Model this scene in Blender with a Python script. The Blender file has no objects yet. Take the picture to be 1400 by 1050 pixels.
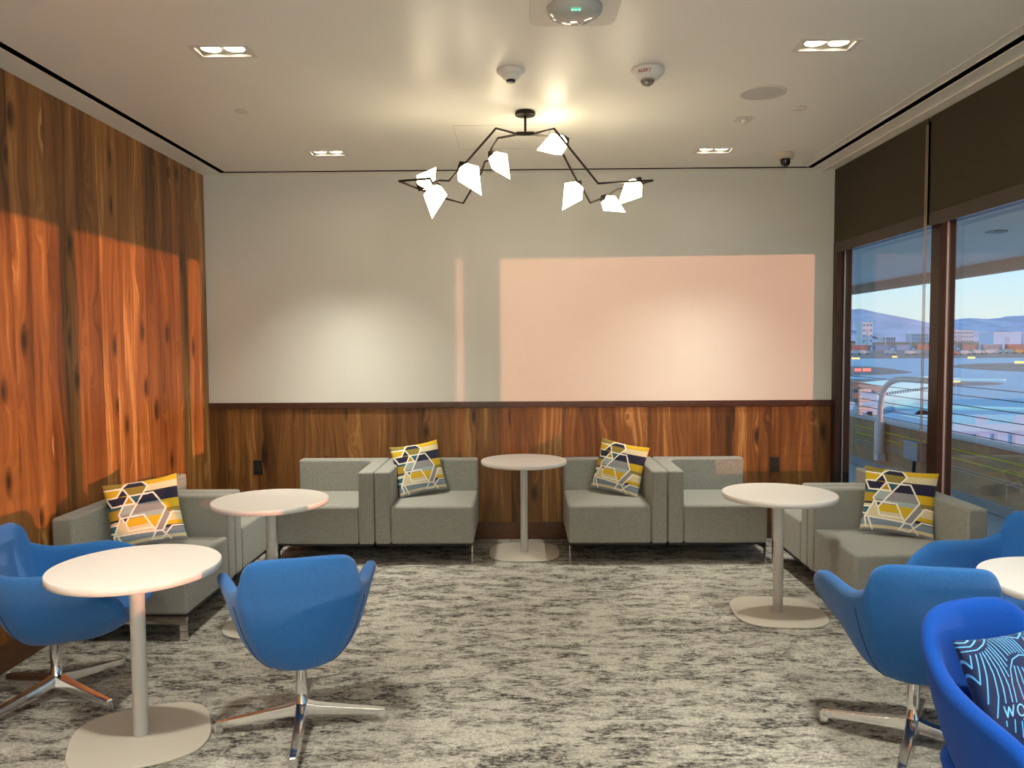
import bpy, bmesh, math, random
import numpy as np
from mathutils import Vector, Matrix
random.seed(7)
PI = math.pi
scene = bpy.context.scene
COL = scene.collection

# ------------------------------------------------------------------ helpers
def obj(name, verts, faces, mat, parent=None, smooth=False, bevel=0, seg=2, sub=0, loc=None, rotz=0):
    me = bpy.data.meshes.new(name)
    me.from_pydata([tuple(v) for v in verts], [], faces)
    bm = bmesh.new(); bm.from_mesh(me)
    bmesh.ops.recalc_face_normals(bm, faces=bm.faces)
    bm.to_mesh(me); bm.free()
    me.materials.append(mat)
    o = bpy.data.objects.new(name, me); COL.objects.link(o)
    if parent: o.parent = parent
    if loc: o.location = loc
    o.rotation_euler = (0, 0, rotz)
    if smooth:
        for p in me.polygons: p.use_smooth = True
    if bevel:
        b = o.modifiers.new('bevel', 'BEVEL'); b.width = bevel; b.segments = seg
        b.limit_method = 'ANGLE'; b.angle_limit = math.radians(40)
        for p in me.polygons: p.use_smooth = True
        w = o.modifiers.new('wn', 'WEIGHTED_NORMAL'); w.keep_sharp = True
    if sub:
        s = o.modifiers.new('sub', 'SUBSURF'); s.levels = sub; s.render_levels = sub
        for p in me.polygons: p.use_smooth = True
    return o

def tag(o, label, cat, group=None, kind=None):
    if label: o['label'] = label
    if cat: o['category'] = cat
    if group: o['group'] = group
    if kind: o['kind'] = kind
    return o

def struct(o):
    o['kind'] = 'structure'; return o

def empty(name, loc, rz=0, label=None, cat=None, group=None):
    e = bpy.data.objects.new(name, None); COL.objects.link(e)
    e.location = loc; e.rotation_euler = (0, 0, rz); e.empty_display_size = .1
    return tag(e, label, cat, group)

def copy_tree(o, loc, rz, label):
    r = o.copy(); COL.objects.link(r); r.location = loc; r.rotation_euler = (0, 0, rz); r['label'] = label
    for ch in o.children:
        c = ch.copy(); COL.objects.link(c); c.parent = r
        for g in ch.children:
            d = g.copy(); COL.objects.link(d); d.parent = c
    return r

class MB:
    def __init__(s): s.v = []; s.f = []
    def box(s, a, b):
        n = len(s.v)
        for z in (a[2], b[2]):
            s.v += [(a[0], a[1], z), (b[0], a[1], z), (b[0], b[1], z), (a[0], b[1], z)]
        s.f += [tuple(n+i for i in q) for q in [(0,3,2,1),(4,5,6,7),(0,1,5,4),(1,2,6,5),(2,3,7,6),(3,0,4,7)]]
        return s
    def quad(s, a, b, c, d):
        n = len(s.v); s.v += [a, b, c, d]; s.f.append((n, n+1, n+2, n+3)); return s
    def prism(s, pts, z0, z1):
        n = len(s.v); k = len(pts)
        s.v += [(x, y, z0) for x, y in pts] + [(x, y, z1) for x, y in pts]
        s.f.append(tuple(n+i for i in range(k))[::-1]); s.f.append(tuple(n+k+i for i in range(k)))
        for i in range(k):
            j = (i+1) % k; s.f.append((n+i, n+j, n+k+j, n+k+i))
        return s
    def lathe(s, prof, c=(0,0,0), n=40, cap=True):
        m = len(s.v)
        for r, z in prof:
            for i in range(n):
                a = 2*PI*i/n; s.v.append((c[0]+r*math.cos(a), c[1]+r*math.sin(a), c[2]+z))
        for k in range(len(prof)-1):
            for i in range(n):
                j = (i+1) % n
                s.f.append((m+k*n+i, m+k*n+j, m+(k+1)*n+j, m+(k+1)*n+i))
        if cap:
            s.f.append(tuple(m+i for i in range(n))[::-1])
            q = m+(len(prof)-1)*n; s.f.append(tuple(q+i for i in range(n)))
        return s
    def tube(s, pts, r, n=8, closed=False):
        pts = [Vector(p) for p in pts]; m0 = len(s.v); K = len(pts)
        rr = r if isinstance(r, (list, tuple)) else [r]*K
        prev = None
        for i, p in enumerate(pts):
            if closed: t = (pts[(i+1) % K]-pts[i-1])
            else: t = pts[min(i+1, K-1)]-pts[max(i-1, 0)]
            t = t.normalized()
            ref = prev if prev is not None else (Vector((0,0,1)) if abs(t.z) < .9 else Vector((1,0,0)))
            a = (ref - t*ref.dot(t)); a = a.normalized() if a.length > 1e-6 else t.orthogonal().normalized()
            b = t.cross(a); prev = a
            for k in range(n):
                th = 2*PI*k/n + PI/n; s.v.append(tuple(p+(a*math.cos(th)+b*math.sin(th))*rr[i]))
        for i in range(K if closed else K-1):
            for k in range(n):
                j = (k+1) % n; i2 = (i+1) % K
                s.f.append((m0+i*n+k, m0+i*n+j, m0+i2*n+j, m0+i2*n+k))
        if not closed:
            s.f.append(tuple(m0+k for k in range(n))[::-1]); s.f.append(tuple(m0+(K-1)*n+k for k in range(n)))
        return s
    def make(s, name, mat, parent=None, **k): return obj(name, s.v, s.f, mat, parent, **k)

def catmull(P, per, closed=False):
    P = [np.array(p, float) for p in P]; K = len(P); out = []
    for i in range(K if closed else K-1):
        p0 = P[(i-1) % K] if closed or i > 0 else 2*P[0]-P[1]
        p1 = P[i]; p2 = P[(i+1) % K]
        p3 = P[(i+2) % K] if closed or i+2 < K else 2*P[-1]-P[-2]
        for j in range(per):
            t = j/per
            out.append(.5*((2*p1)+(-p0+p2)*t+(2*p0-5*p1+4*p2-p3)*t*t+(-p0+3*p1-3*p2+p3)*t**3))
    if not closed: out.append(P[-1])
    return out

# ------------------------------------------------------------------ materials
def nt(name):
    m = bpy.data.materials.new(name); m.use_nodes = True
    t = m.node_tree; b = t.nodes['Principled BSDF']
    return m, t, b
def N(t, typ, **kw):
    n = t.nodes.new(typ)
    for k, v in kw.items(): setattr(n, k, v)
    return n
def lnk(t, a, b): t.links.new(a, b)

def plain(name, col, rough=.5, metal=0, spec=.5, emit=None, es=0, noise=0, nscale=200, bump=0):
    m, t, b = nt(name)
    b.inputs['Base Color'].default_value = (*col, 1)
    b.inputs['Roughness'].default_value = rough; b.inputs['Metallic'].default_value = metal
    b.inputs['Specular IOR Level'].default_value = spec
    if emit: b.inputs['Emission Color'].default_value = (*emit, 1); b.inputs['Emission Strength'].default_value = es
    tc = N(t, 'ShaderNodeTexCoord'); no = N(t, 'ShaderNodeTexNoise'); no.inputs['Scale'].default_value = nscale
    no.inputs['Detail'].default_value = 3
    lnk(t, tc.outputs['Object'], no.inputs['Vector'])
    if noise:
        mx = N(t, 'ShaderNodeMix', data_type='RGBA')
        mx.inputs['A'].default_value = (*[c*(1-noise) for c in col], 1); mx.inputs['B'].default_value = (*[min(1, c*(1+noise)) for c in col], 1)
        rp = N(t, 'ShaderNodeMapRange'); rp.inputs[1].default_value = .3; rp.inputs[2].default_value = .7
        lnk(t, no.outputs['Fac'], rp.inputs[0]); lnk(t, rp.outputs[0], mx.inputs['Factor'])
        lnk(t, mx.outputs['Result'], b.inputs['Base Color'])
    if bump:
        bp = N(t, 'ShaderNodeBump'); bp.inputs['Strength'].default_value = bump; bp.inputs['Distance'].default_value = .002
        lnk(t, no.outputs['Fac'], bp.inputs['Height']); lnk(t, bp.outputs['Normal'], b.inputs['Normal'])
    return m

def fabric(name, c1, c2, scale, bump=.4, sheen=.25, rough=.9):
    m, t, b = nt(name)
    tc = N(t, 'ShaderNodeTexCoord')
    n1 = N(t, 'ShaderNodeTexNoise'); n1.inputs['Scale'].default_value = scale; n1.inputs['Detail'].default_value = 2; n1.inputs['Roughness'].default_value = .7
    n2 = N(t, 'ShaderNodeTexNoise'); n2.inputs['Scale'].default_value = scale*3; n2.inputs['Detail'].default_value = 1
    ad = N(t, 'ShaderNodeMath', operation='ADD'); mr = N(t, 'ShaderNodeMapRange')
    mr.inputs[1].default_value = .72; mr.inputs[2].default_value = 1.28
    mx = N(t, 'ShaderNodeMix', data_type='RGBA')
    mx.inputs['A'].default_value = (*c1, 1); mx.inputs['B'].default_value = (*c2, 1)
    for n in (n1, n2): lnk(t, tc.outputs['Object'], n.inputs['Vector'])
    lnk(t, n1.outputs['Fac'], ad.inputs[0]); lnk(t, n2.outputs['Fac'], ad.inputs[1])
    lnk(t, ad.outputs[0], mr.inputs[0]); lnk(t, mr.outputs[0], mx.inputs['Factor'])
    lnk(t, mx.outputs['Result'], b.inputs['Base Color'])
    b.inputs['Roughness'].default_value = rough; b.inputs['Specular IOR Level'].default_value = .2
    b.inputs['Sheen Weight'].default_value = sheen; b.inputs['Sheen Roughness'].default_value = .5
    bp = N(t, 'ShaderNodeBump'); bp.inputs['Strength'].default_value = bump; bp.inputs['Distance'].default_value = .0015
    lnk(t, ad.outputs[0], bp.inputs['Height']); lnk(t, bp.outputs['Normal'], b.inputs['Normal'])
    return m

def wood(name, dark, mid, light, sap, axis='x'):
    """walnut boards; plank attribute gives each board its own offset and tone"""
    m, t, b = nt(name)
    tc = N(t, 'ShaderNodeTexCoord'); at = N(t, 'ShaderNodeAttribute', attribute_name='plank')
    sx = N(t, 'ShaderNodeSeparateXYZ'); lnk(t, tc.outputs['Object'], sx.inputs[0])
    # u = across the boards, w = up the boards
    def math_(op, a, bb=None, v=None):
        n = N(t, 'ShaderNodeMath', operation=op)
        if hasattr(a, 'links'): lnk(t, a, n.inputs[0])
        else: n.inputs[0].default_value = a
        if bb is not None:
            if hasattr(bb, 'links'): lnk(t, bb, n.inputs[1])
            else: n.inputs[1].default_value = bb
        return n.outputs[0]
    U = sx.outputs['X'] if axis == 'x' else sx.outputs['Y']
    off = math_('MULTIPLY', at.outputs['Fac'], 37.0)
    def comb(a, c, d):
        n = N(t, 'ShaderNodeCombineXYZ')
        for k, q in enumerate((a, c, d)):
            if hasattr(q, 'links'): lnk(t, q, n.inputs[k])
            else: n.inputs[k].default_value = q
        return n.outputs[0]
    Wz = math_('ADD', sx.outputs['Z'], off)
    # knots
    kn = N(t, 'ShaderNodeTexVoronoi'); kn.inputs['Scale'].default_value = 1; kn.inputs['Randomness'].default_value = 1; kn.voronoi_dimensions = '2D'
    lnk(t, comb(math_('ADD', math_('MULTIPLY', U, 4.2), off), math_('MULTIPLY', Wz, 1.7), 0.0), kn.inputs['Vector'])
    kd = N(t, 'ShaderNodeMapRange'); kd.inputs[1].default_value = 0; kd.inputs[2].default_value = .33
    kd.inputs[3].default_value = 1; kd.inputs[4].default_value = 0
    lnk(t, kn.outputs['Distance'], kd.inputs[0])
    k2 = math_('POWER', kd.outputs[0], 2.0)
    # large slow warp
    wp = N(t, 'ShaderNodeTexNoise'); wp.inputs['Scale'].default_value = 1; wp.inputs['Detail'].default_value = 2
    lnk(t, comb(math_('MULTIPLY', U, 2.2), math_('MULTIPLY', Wz, .8), off), wp.inputs['Vector'])
    u2 = math_('ADD', math_('MULTIPLY', U, 1.0), math_('ADD', math_('MULTIPLY', wp.outputs['Fac'], .22), math_('MULTIPLY', k2, .10)))
    g1 = N(t, 'ShaderNodeTexNoise'); g1.inputs['Scale'].default_value = 1; g1.inputs['Detail'].default_value = 4; g1.inputs['Roughness'].default_value = .6
    lnk(t, comb(math_('MULTIPLY', u2, 42), math_('MULTIPLY', Wz, 1.1), off), g1.inputs['Vector'])
    g2 = N(t, 'ShaderNodeTexNoise'); g2.inputs['Scale'].default_value = 1; g2.inputs['Detail'].default_value = 3
    lnk(t, comb(math_('MULTIPLY', u2, 11), math_('MULTIPLY', Wz, .55), off), g2.inputs['Vector'])
    g3 = N(t, 'ShaderNodeTexNoise'); g3.inputs['Scale'].default_value = 1; g3.inputs['Detail'].default_value = 2
    lnk(t, comb(math_('MULTIPLY', U, 330), math_('MULTIPLY', Wz, 14), off), g3.inputs['Vector'])
    s = math_('ADD', math_('MULTIPLY', g1.outputs['Fac'], .5), math_('MULTIPLY', g2.outputs['Fac'], .62))
    s = math_('ADD', s, math_('MULTIPLY', math_('SUBTRACT', g3.outputs['Fac'], .5), .18))
    s = math_('ADD', s, math_('MULTIPLY', math_('SUBTRACT', at.outputs['Fac'], .5), .16))
    cr = N(t, 'ShaderNodeValToRGB'); e = cr.color_ramp.elements
    e[0].position = .34; e[0].color = (*dark, 1)
    e[1].position = .78; e[1].color = (*sap, 1)
    a = e.new(.50); a.color = (*mid, 1)
    a = e.new(.66); a.color = (*light, 1)
    lnk(t, s, cr.inputs[0])
    kd2 = N(t, 'ShaderNodeMapRange'); kd2.inputs[1].default_value = .03; kd2.inputs[2].default_value = .18
    kd2.inputs[3].default_value = .9; kd2.inputs[4].default_value = 0
    lnk(t, kn.outputs['Distance'], kd2.inputs[0])
    # only some cells carry a knot
    sc = N(t, 'ShaderNodeSeparateXYZ'); lnk(t, kn.outputs['Color'], sc.inputs[0])
    gate = math_('GREATER_THAN', sc.outputs['X'], .45)
    kf = math_('MULTIPLY', kd2.outputs[0], gate)
    mx = N(t, 'ShaderNodeMix', data_type='RGBA')
    lnk(t, kf, mx.inputs['Factor']); lnk(t, cr.outputs['Color'], mx.inputs['A']); mx.inputs['B'].default_value = (dark[0]*.25, dark[1]*.2, dark[2]*.2, 1)
    lnk(t, mx.outputs['Result'], b.inputs['Base Color'])
    b.inputs['Roughness'].default_value = .42; b.inputs['Specular IOR Level'].default_value = .35
    bp = N(t, 'ShaderNodeBump'); bp.inputs['Strength'].default_value = .12; bp.inputs['Distance'].default_value = .001
    lnk(t, g3.outputs['Fac'], bp.inputs['Height']); lnk(t, bp.outputs['Normal'], b.inputs['Normal'])
    return m

def attr_mat(name, rough=.85, bump=.3, scale=500):
    m, t, b = nt(name)
    at = N(t, 'ShaderNodeAttribute', attribute_name='pattern')
    lnk(t, at.outputs['Color'], b.inputs['Base Color'])
    b.inputs['Roughness'].default_value = rough; b.inputs['Specular IOR Level'].default_value = .2
    b.inputs['Sheen Weight'].default_value = .15
    tc = N(t, 'ShaderNodeTexCoord'); no = N(t, 'ShaderNodeTexNoise'); no.inputs['Scale'].default_value = scale
    lnk(t, tc.outputs['Object'], no.inputs['Vector'])
    bp = N(t, 'ShaderNodeBump'); bp.inputs['Strength'].default_value = bump; bp.inputs['Distance'].default_value = .001
    lnk(t, no.outputs['Fac'], bp.inputs['Height']); lnk(t, bp.outputs['Normal'], b.inputs['Normal'])
    return m

def glassmat(name, refl=.5, tint=(.93, .96, .97)):
    m = bpy.data.materials.new(name); m.use_nodes = True; t = m.node_tree
    for n in list(t.nodes): t.nodes.remove(n)
    o = N(t, 'ShaderNodeOutputMaterial'); tr = N(t, 'ShaderNodeBsdfTransparent'); gl = N(t, 'ShaderNodeBsdfGlossy')
    tr.inputs[0].default_value = (*tint, 1); gl.inputs['Roughness'].default_value = .0
    fr = N(t, 'ShaderNodeFresnel'); fr.inputs[0].default_value = 1.5
    mu = N(t, 'ShaderNodeMath', operation='MULTIPLY'); mu.inputs[1].default_value = refl
    mx = N(t, 'ShaderNodeMixShader')
    lnk(t, fr.outputs[0], mu.inputs[0]); lnk(t, mu.outputs[0], mx.inputs[0])
    lnk(t, tr.outputs[0], mx.inputs[1]); lnk(t, gl.outputs[0], mx.inputs[2]); lnk(t, mx.outputs[0], o.inputs[0])
    return m

def carpet_mat():
    m, t, b = nt('carpet')
    tc = N(t, 'ShaderNodeTexCoord')
    def noise(sc, det, rough=.55, dist=0):
        mp = N(t, 'ShaderNodeMapping'); mp.inputs['Scale'].default_value = sc
        n = N(t, 'ShaderNodeTexNoise'); n.inputs['Scale'].default_value = 1; n.inputs['Detail'].default_value = det
        n.inputs['Roughness'].default_value = rough; n.inputs['Distortion'].default_value = dist
        lnk(t, tc.outputs['Object'], mp.inputs[0]); lnk(t, mp.outputs[0], n.inputs['Vector']); return n.outputs['Fac']
    def mr(v, a, bb, c=0, d=1):
        n = N(t, 'ShaderNodeMapRange'); n.inputs[1].default_value = a; n.inputs[2].default_value = bb
        n.inputs[3].default_value = c; n.inputs[4].default_value = d
        lnk(t, v, n.inputs[0]); return n.outputs[0]
    def mm(op, a, bb):
        n = N(t, 'ShaderNodeMath', operation=op); n.use_clamp = True
        lnk(t, a, n.inputs[0])
        if hasattr(bb, 'links'): lnk(t, bb, n.inputs[1])
        else: n.inputs[1].default_value = bb
        return n.outputs[0]
    big = noise((1.1, 2.6, 1), 3)             # slow zones
    blot = noise((5.5, 14, 1), 9, .76, .6)   # streaky blotches
    fine = noise((28, 58, 1), 4, .75)
    pile = noise((330, 330, 330), 2, .8)
    pile2 = noise((70, 85, 70), 3, .8)
    a = mm('ADD', mr(blot, .445, .58), mr(big, .40, .66, -.20, .25))
    a = mm('MULTIPLY', a, mr(fine, .36, .58, .12, 1.1))
    a = mm('ADD', a, mr(noise((16, 48, 1), 5, .8, .3), .54, .66, 0, .6))
    mx = N(t, 'ShaderNodeMix', data_type='RGBA')
    mx.inputs['A'].default_value = (.48, .46, .415, 1); mx.inputs['B'].default_value = (.050, .046, .044, 1)
    lnk(t, a, mx.inputs['Factor'])
    m2 = N(t, 'ShaderNodeMix', data_type='RGBA', blend_type='MULTIPLY'); m2.inputs['Factor'].default_value = 1
    lnk(t, mx.outputs['Result'], m2.inputs['A'])
    pp = N(t, 'ShaderNodeMath', operation='MULTIPLY')
    lnk(t, mr(pile, .3, .7, .62, 1.25), pp.inputs[0]); lnk(t, mr(pile2, .33, .67, .58, 1.32), pp.inputs[1])
    cb = N(t, 'ShaderNodeCombineXYZ')
    for k in range(3): lnk(t, pp.outputs[0], cb.inputs[k])
    lnk(t, cb.outputs[0], m2.inputs['B']); lnk(t, m2.outputs['Result'], b.inputs['Base Color'])
    b.inputs['Roughness'].default_value = 1; b.inputs['Specular IOR Level'].default_value = .05
    bp = N(t, 'ShaderNodeBump'); bp.inputs['Strength'].default_value = .7; bp.inputs['Distance'].default_value = .004
    ad = mm('ADD', pile, pile2); lnk(t, ad, bp.inputs['Height']); lnk(t, bp.outputs['Normal'], b.inputs['Normal'])
    return m

M = dict(
    carpet=carpet_mat(),
    walnut_l=wood('walnut_left', (.055, .020, .006), (.185, .071, .018), (.32, .135, .036), (.60, .34, .12), 'y'),
    walnut_b=wood('walnut_back', (.042, .018, .005), (.125, .050, .013), (.22, .098, .026), (.44, .24, .08), 'x'),
    cap=plain('cap_rail', (.055, .018, .009), .35, noise=.2, nscale=30),
    basewood=plain('baseboard_wood', (.09, .032, .012), .45, noise=.25, nscale=20),
    wall=plain('wall_white', (.66, .66, .62), .38, spec=.35, noise=.012, nscale=3),
    ceil=plain('ceiling_paint', (.84, .84, .78), .36, spec=.4),
    black=plain('black', (.004, .004, .004), .6),
    void=plain('matt_void', (.002, .002, .002), 1, spec=0),
    trim=plain('white_trim', (.70, .68, .63), .5),
    shade=fabric('roller_shade', (.045, .038, .024), (.065, .055, .036), 600, .2, 0),
    hem=plain('shade_hem', (.06, .048, .034), .7),
    bronze=plain('dark_bronze', (.035, .022, .016), .35, .5),
    alu=plain('aluminium', (.75, .76, .78), .3, 1),
    glass=glassmat('window_glass', .22, (.97, .985, .99)),
    sofa=fabric('sofa_tweed', (.165, .17, .155), (.37, .375, .345), 170, .5, .2),
    chrome=plain('chrome', (.78, .78, .79), .12, 1),
    steel=plain('polished_steel', (.7, .69, .66), .08, 1),
    tabletop=plain('white_laminate', (.69, .665, .645), .33),
    powder=plain('white_powder_coat', (.80, .80, .79), .4),
    beige=plain('beige_powder_coat', (.52, .49, .43), .45),
    blue=fabric('blue_wool', (.010, .088, .30), (.026, .148, .43), 260, .35, .15),
    royal=fabric('royal_blue_wool', (.001, .045, .30), (.002, .075, .43), 260, .35, .05),
    seam=plain('seam_thread', (.012, .03, .10), .9),
    iron=plain('blackened_bronze', (.018, .011, .008), .42, .6),
    plastic=plain('white_plastic', (.72, .71, .68), .4),
    outlet=plain('black_plastic', (.012, .012, .013), .35),
    red=plain('red_print', (.5, .03, .02), .5),
    grey=plain('grey_housing', (.20, .195, .17), .5),
    smoke=plain('smoked_dome', (.015, .014, .014), .08),
    led=plain('green_led', (.1, .8, .5), .4, emit=(.15, 1, .6), es=2.0),
    lampglow=plain('lamp_lens', (1, .95, .85), .4, emit=(1, .86, .66), es=22),
    gem=plain('glowing_glass', (1, .93, .82), .35, emit=(1, .84, .56), es=9.0),
    pat=attr_mat('printed_cotton'), pat2=attr_mat('printed_satin', .5, .1),
)

# ------------------------------------------------------------------ room
XL, XR, YB, YN, H = -2.633, 2.60, 6.507, -5.0, 3.072
CAPZ, CAPH = 1.121, .051

obj('floor', [(-2.9, YN-.1, 0), (2.75, YN-.1, 0), (2.75, YB+.1, 0), (-2.9, YB+.1, 0)], [(0,1,2,3)], M['carpet'])
struct(bpy.data.objects['floor'])

# ceiling with holes for the recessed fixtures and the black slot
FX = [(-1.425, 3.80), (1.475, 3.805), (-1.415, 5.80), (1.44, 5.825)] + [(x, y) for y in (1.8, -.2, -2.2, -4.0) for x in (-1.425, 1.46)]
HW, HD = .118, .058
def in_hole(x, y):
    for a, c in FX:
        if abs(x-a) < HW and abs(y-c) < HD: return True
    sl = -2.452 < x < -2.405 and y < 6.42
    sr = 2.335 < x < 2.387 and y < 6.42
    sb = 6.378 < y < 6.42 and -2.452 < x < 2.387
    return sl or sr or sb
xs = sorted({-2.9, 2.95, -2.452, -2.405, 2.335, 2.387} | {a+s*HW for a, c in FX for s in (-1, 1)})
ys = sorted({YN-.1, YB+.1, 6.378, 6.42} | {c+s*HD for a, c in FX for s in (-1, 1)})
mb = MB()
for i in range(len(xs)-1):
    for j in range(len(ys)-1):
        if not in_hole((xs[i]+xs[i+1])/2, (ys[j]+ys[j+1])/2):
            mb.quad((xs[i], ys[j], H), (xs[i], ys[j+1], H), (xs[i+1], ys[j+1], H), (xs[i+1], ys[j], H))
struct(mb.make('ceiling', M['ceil']))
struct(MB().box((-3.0, YN-.2, H+.16), (2.95, YB+.2, H+.22)).make('ceiling_roof', M['black']))
# black slot: a channel above the ceiling
mb = MB()
mb.box((-2.455, YN, H+.0006), (-2.402, 6.423, H+.03)).box((2.332, YN, H+.0006), (2.390, 6.423, H+.03)).box((-2.402, 6.372, H+.0006), (2.332, 6.423, H+.03))
o = struct(mb.make('trim_1', M['void']))
# metal reveal beads on the window side
mb = MB().box((2.262, YN, H-.004), (2.274, 6.30, H+.002)).box((2.390, YN, H-.004), (2.396, 6.42, H+.002)).box((2.50, YN, H-.010), (2.515, YB, H+.002)).box((2.326, YN, H-.004), (2.334, 6.375, H+.002))
struct(mb.make('trim_2', M['trim']))
mb = MB().box((-2.458, YN, H-.004), (-2.452, 6.42, H+.002)).box((-2.455, 6.423, H-.002), (2.39, 6.426, H+.002))
struct(mb.make('trim_3', M['trim']))
# blade visible in the corner of the slot
struct(MB().box((2.337, 6.12, H+.001), (2.385, 6.36, H+.004)).make('trim_4', plain('slot_blank', (.10, .085, .07), .6)))

def planks(name, mat, a, b, z0, z1, edges, fixed, axis, thick=.02):
    """boards side by side; axis 'y' = on the left wall, 'x' = on the back wall"""
    me_v, me_f, tone = [], [], []
    g = .0012
    for i in range(len(edges)-1):
        p, q = edges[i]+g, edges[i+1]-g
        n = len(me_v)
        for z in (z0, z1):
            if axis == 'y': me_v += [(fixed-thick, p, z), (fixed, p, z), (fixed, q, z), (fixed-thick, q, z)]
            else: me_v += [(p, fixed, z), (q, fixed, z), (q, fixed+thick, z), (p, fixed+thick, z)]
        me_f += [tuple(n+k for k in f) for f in [(0,3,2,1),(4,5,6,7),(0,1,5,4),(1,2,6,5),(2,3,7,6),(3,0,4,7)]]
        tone += [random.random()]*6
    # the dark backing in the seams
    n = len(me_v)
    if axis == 'y': me_v += [(fixed-.004, edges[0], z0), (fixed-.004, edges[-1], z0), (fixed-.004, edges[-1], z1), (fixed-.004, edges[0], z1)]
    else: me_v += [(edges[0], fixed+.004, z0), (edges[-1], fixed+.004, z0), (edges[-1], fixed+.004, z1), (edges[0], fixed+.004, z1)]
    me_f.append((n, n+1, n+2, n+3)); tone.append(0)
    o = obj(name, me_v, me_f, mat)
    at = o.data.attributes.new('plank', 'FLOAT', 'FACE')
    # normals were recalculated but face order is kept
    at.data.foreach_set('value', tone)
    return struct(o)

le = [6.507, 6.32, 6.117, 5.90, 5.678, 5.45, 5.218, 5.04, 4.869, 4.719, 4.52, 4.321, 4.17, 4.019]
y = 4.019
while y > YN: y -= random.choice([.15, .2, .23, .29]); le.append(max(y, YN))
le = sorted(le)
planks('wall_left', M['walnut_l'], 0, 0, .145, H, le, XL, 'y')
be = [XL]
while be[-1] < XR: be.append(min(XR, be[-1]+random.choice([.11, .15, .17, .2, .13])))
if be[-1]-be[-2] < .05: be.pop(-2)
planks('wall_back', M['walnut_b'], 0, 0, .145, CAPZ, be, YB, 'x')
struct(MB().box((XL, YB, CAPZ+CAPH), (XR+.02, YB+.1, H)).make('wall_back_upper', M['wall']))
struct(MB().box((XL, YB-.018, CAPZ), (XR, YB+.02, CAPZ+CAPH)).make('trim_5', M['cap'], bevel=.003))
struct(MB().box((XL, YB+.021, 0), (XR+.02, YB+.1, CAPZ)).make('wall_back_core', M['black']))
struct(MB().box((XL, YB-.002, 0), (XR, YB+.02, .143)).make('baseboard_back', M['basewood'], bevel=.002))
struct(MB().box((XL-.02, YN, 0), (XL+.002, YB-.002, .143)).make('baseboard_left', M['basewood'], bevel=.002))
struct(MB().box((XL-.15, YN-.1, 0), (XL-.021, YB+.1, H+.1)).make('wall_left_core', M['black']))
struct(MB().box((XL-.1, YN-.12, 0), (2.95, YN, H)).make('wall_rear', M['wall']))

# window wall on the right
WG = 2.70
mul = [5.01, 3.44, 1.88, .32, -1.24, -2.80, -4.36]
wy = [6.42] + mul + [YN]
n = 1
for i, my in enumerate(mul[:]):
    mb = MB().box((2.65, my-.055, 0), (WG-.006, my+.055, 2.46)).box((WG+.006, my-.055, 0), (2.752, my+.055, 2.46))
    mo = mb.make('window_%d' % (n+1), M['bronze'], bevel=.003); struct(mo)
    MB().box((WG-.0055, my-.0555, .02), (WG+.0055, my-.050, 2.44)).make('glazing_gasket', M['alu'], mo)
    n += 1
mb = MB().box((2.601, 6.43, 0), (2.66, YB, 2.46)).box((2.672, 6.415, 0), (2.72, YB, 2.46))
jo = struct(mb.make('window_9', M['bronze'], bevel=.003))
MB().box((2.6605, 6.425, .02), (2.671, 6.44, 2.44)).make('glazing_gasket', M['alu'], jo)
struct(MB().box((2.66, YN, 0), (2.752, 6.415, .07)).make('window_10', M['bronze'], bevel=.003))
mb = MB().box((2.66, YN, 2.405), (2.752, 6.415, 2.47))
ho = struct(mb.make('window_11', M['bronze'], bevel=.003))
MB().box((2.64, YN, 2.398), (2.66, 6.40, 2.412)).make('head_bead', M['alu'], ho)
struct(MB().box((2.66, YN, 2.47), (2.80, YB, H)).make('wall_right', M['black']))
yprev = 6.415
for i, my in enumerate(mul + [YN]):
    a = my+(.055 if i < len(mul) else 0)
    g = MB().box((WG-.004, a+.001, .07), (WG+.004, yprev-.001, 2.405)).make('window_%d' % (20+i), M['glass']); struct(g)
    yprev = my-.055
# roller shades, two in view and the row going on behind the camera
def shade(y0, y1, zb, label):
    t = empty('roller_shade', (2.6, (y0+y1)/2, zb), 0, label, 'roller shade', 'roller shades over the window wall')
    L = (y1-y0)/2
    MB().box((0, -L, .085), (.004, L, H-zb-.002)).make('shade_cloth', M['shade'], t)
    MB().box((-.003, -L, 0), (.007, L, .083)).make('hem_bar', M['hem'], t, bevel=.002)
    return t
ZB = 2.385
shade(5.035, 6.495, ZB, 'dark olive roller shade reaching the white wall corner')
shade(3.48, 4.995, ZB, 'dark olive roller shade nearer the camera, right of the bead chains')
struct(MB().box((2.605, YN, ZB), (2.615, 3.46, H)).make('shade_row_behind_camera', M['shade']))  # unseen roller shades continuing the row as one sheet, cutting off the sun
# bead chains
for k, (yy, zb, lab) in enumerate([(5.028, .80, 'beaded pull chain nearer the corner hanging between the roller shades'), (5.008, .66, 'longer beaded pull chain beside the dark window post')]):
    mb = MB()
    mb.tube([(2.585, yy, H-.05), (2.585, yy, zb), (2.585, yy-.004, zb-.01), (2.585, yy-.008, zb), (2.585, yy-.008, H-.05)], .0014, 6)
    z = zb
    while z < H-.06:
        mb.lathe([(.0005, -.0022), (.0022, 0), (.0005, .0022)], (2.585, yy, z), 6); z += .03
    tag(mb.make('pull_chain', plain('chain_bronze', (.32, .24, .17), .35, .7)), lab, 'chain', 'shade pull chains')

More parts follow.
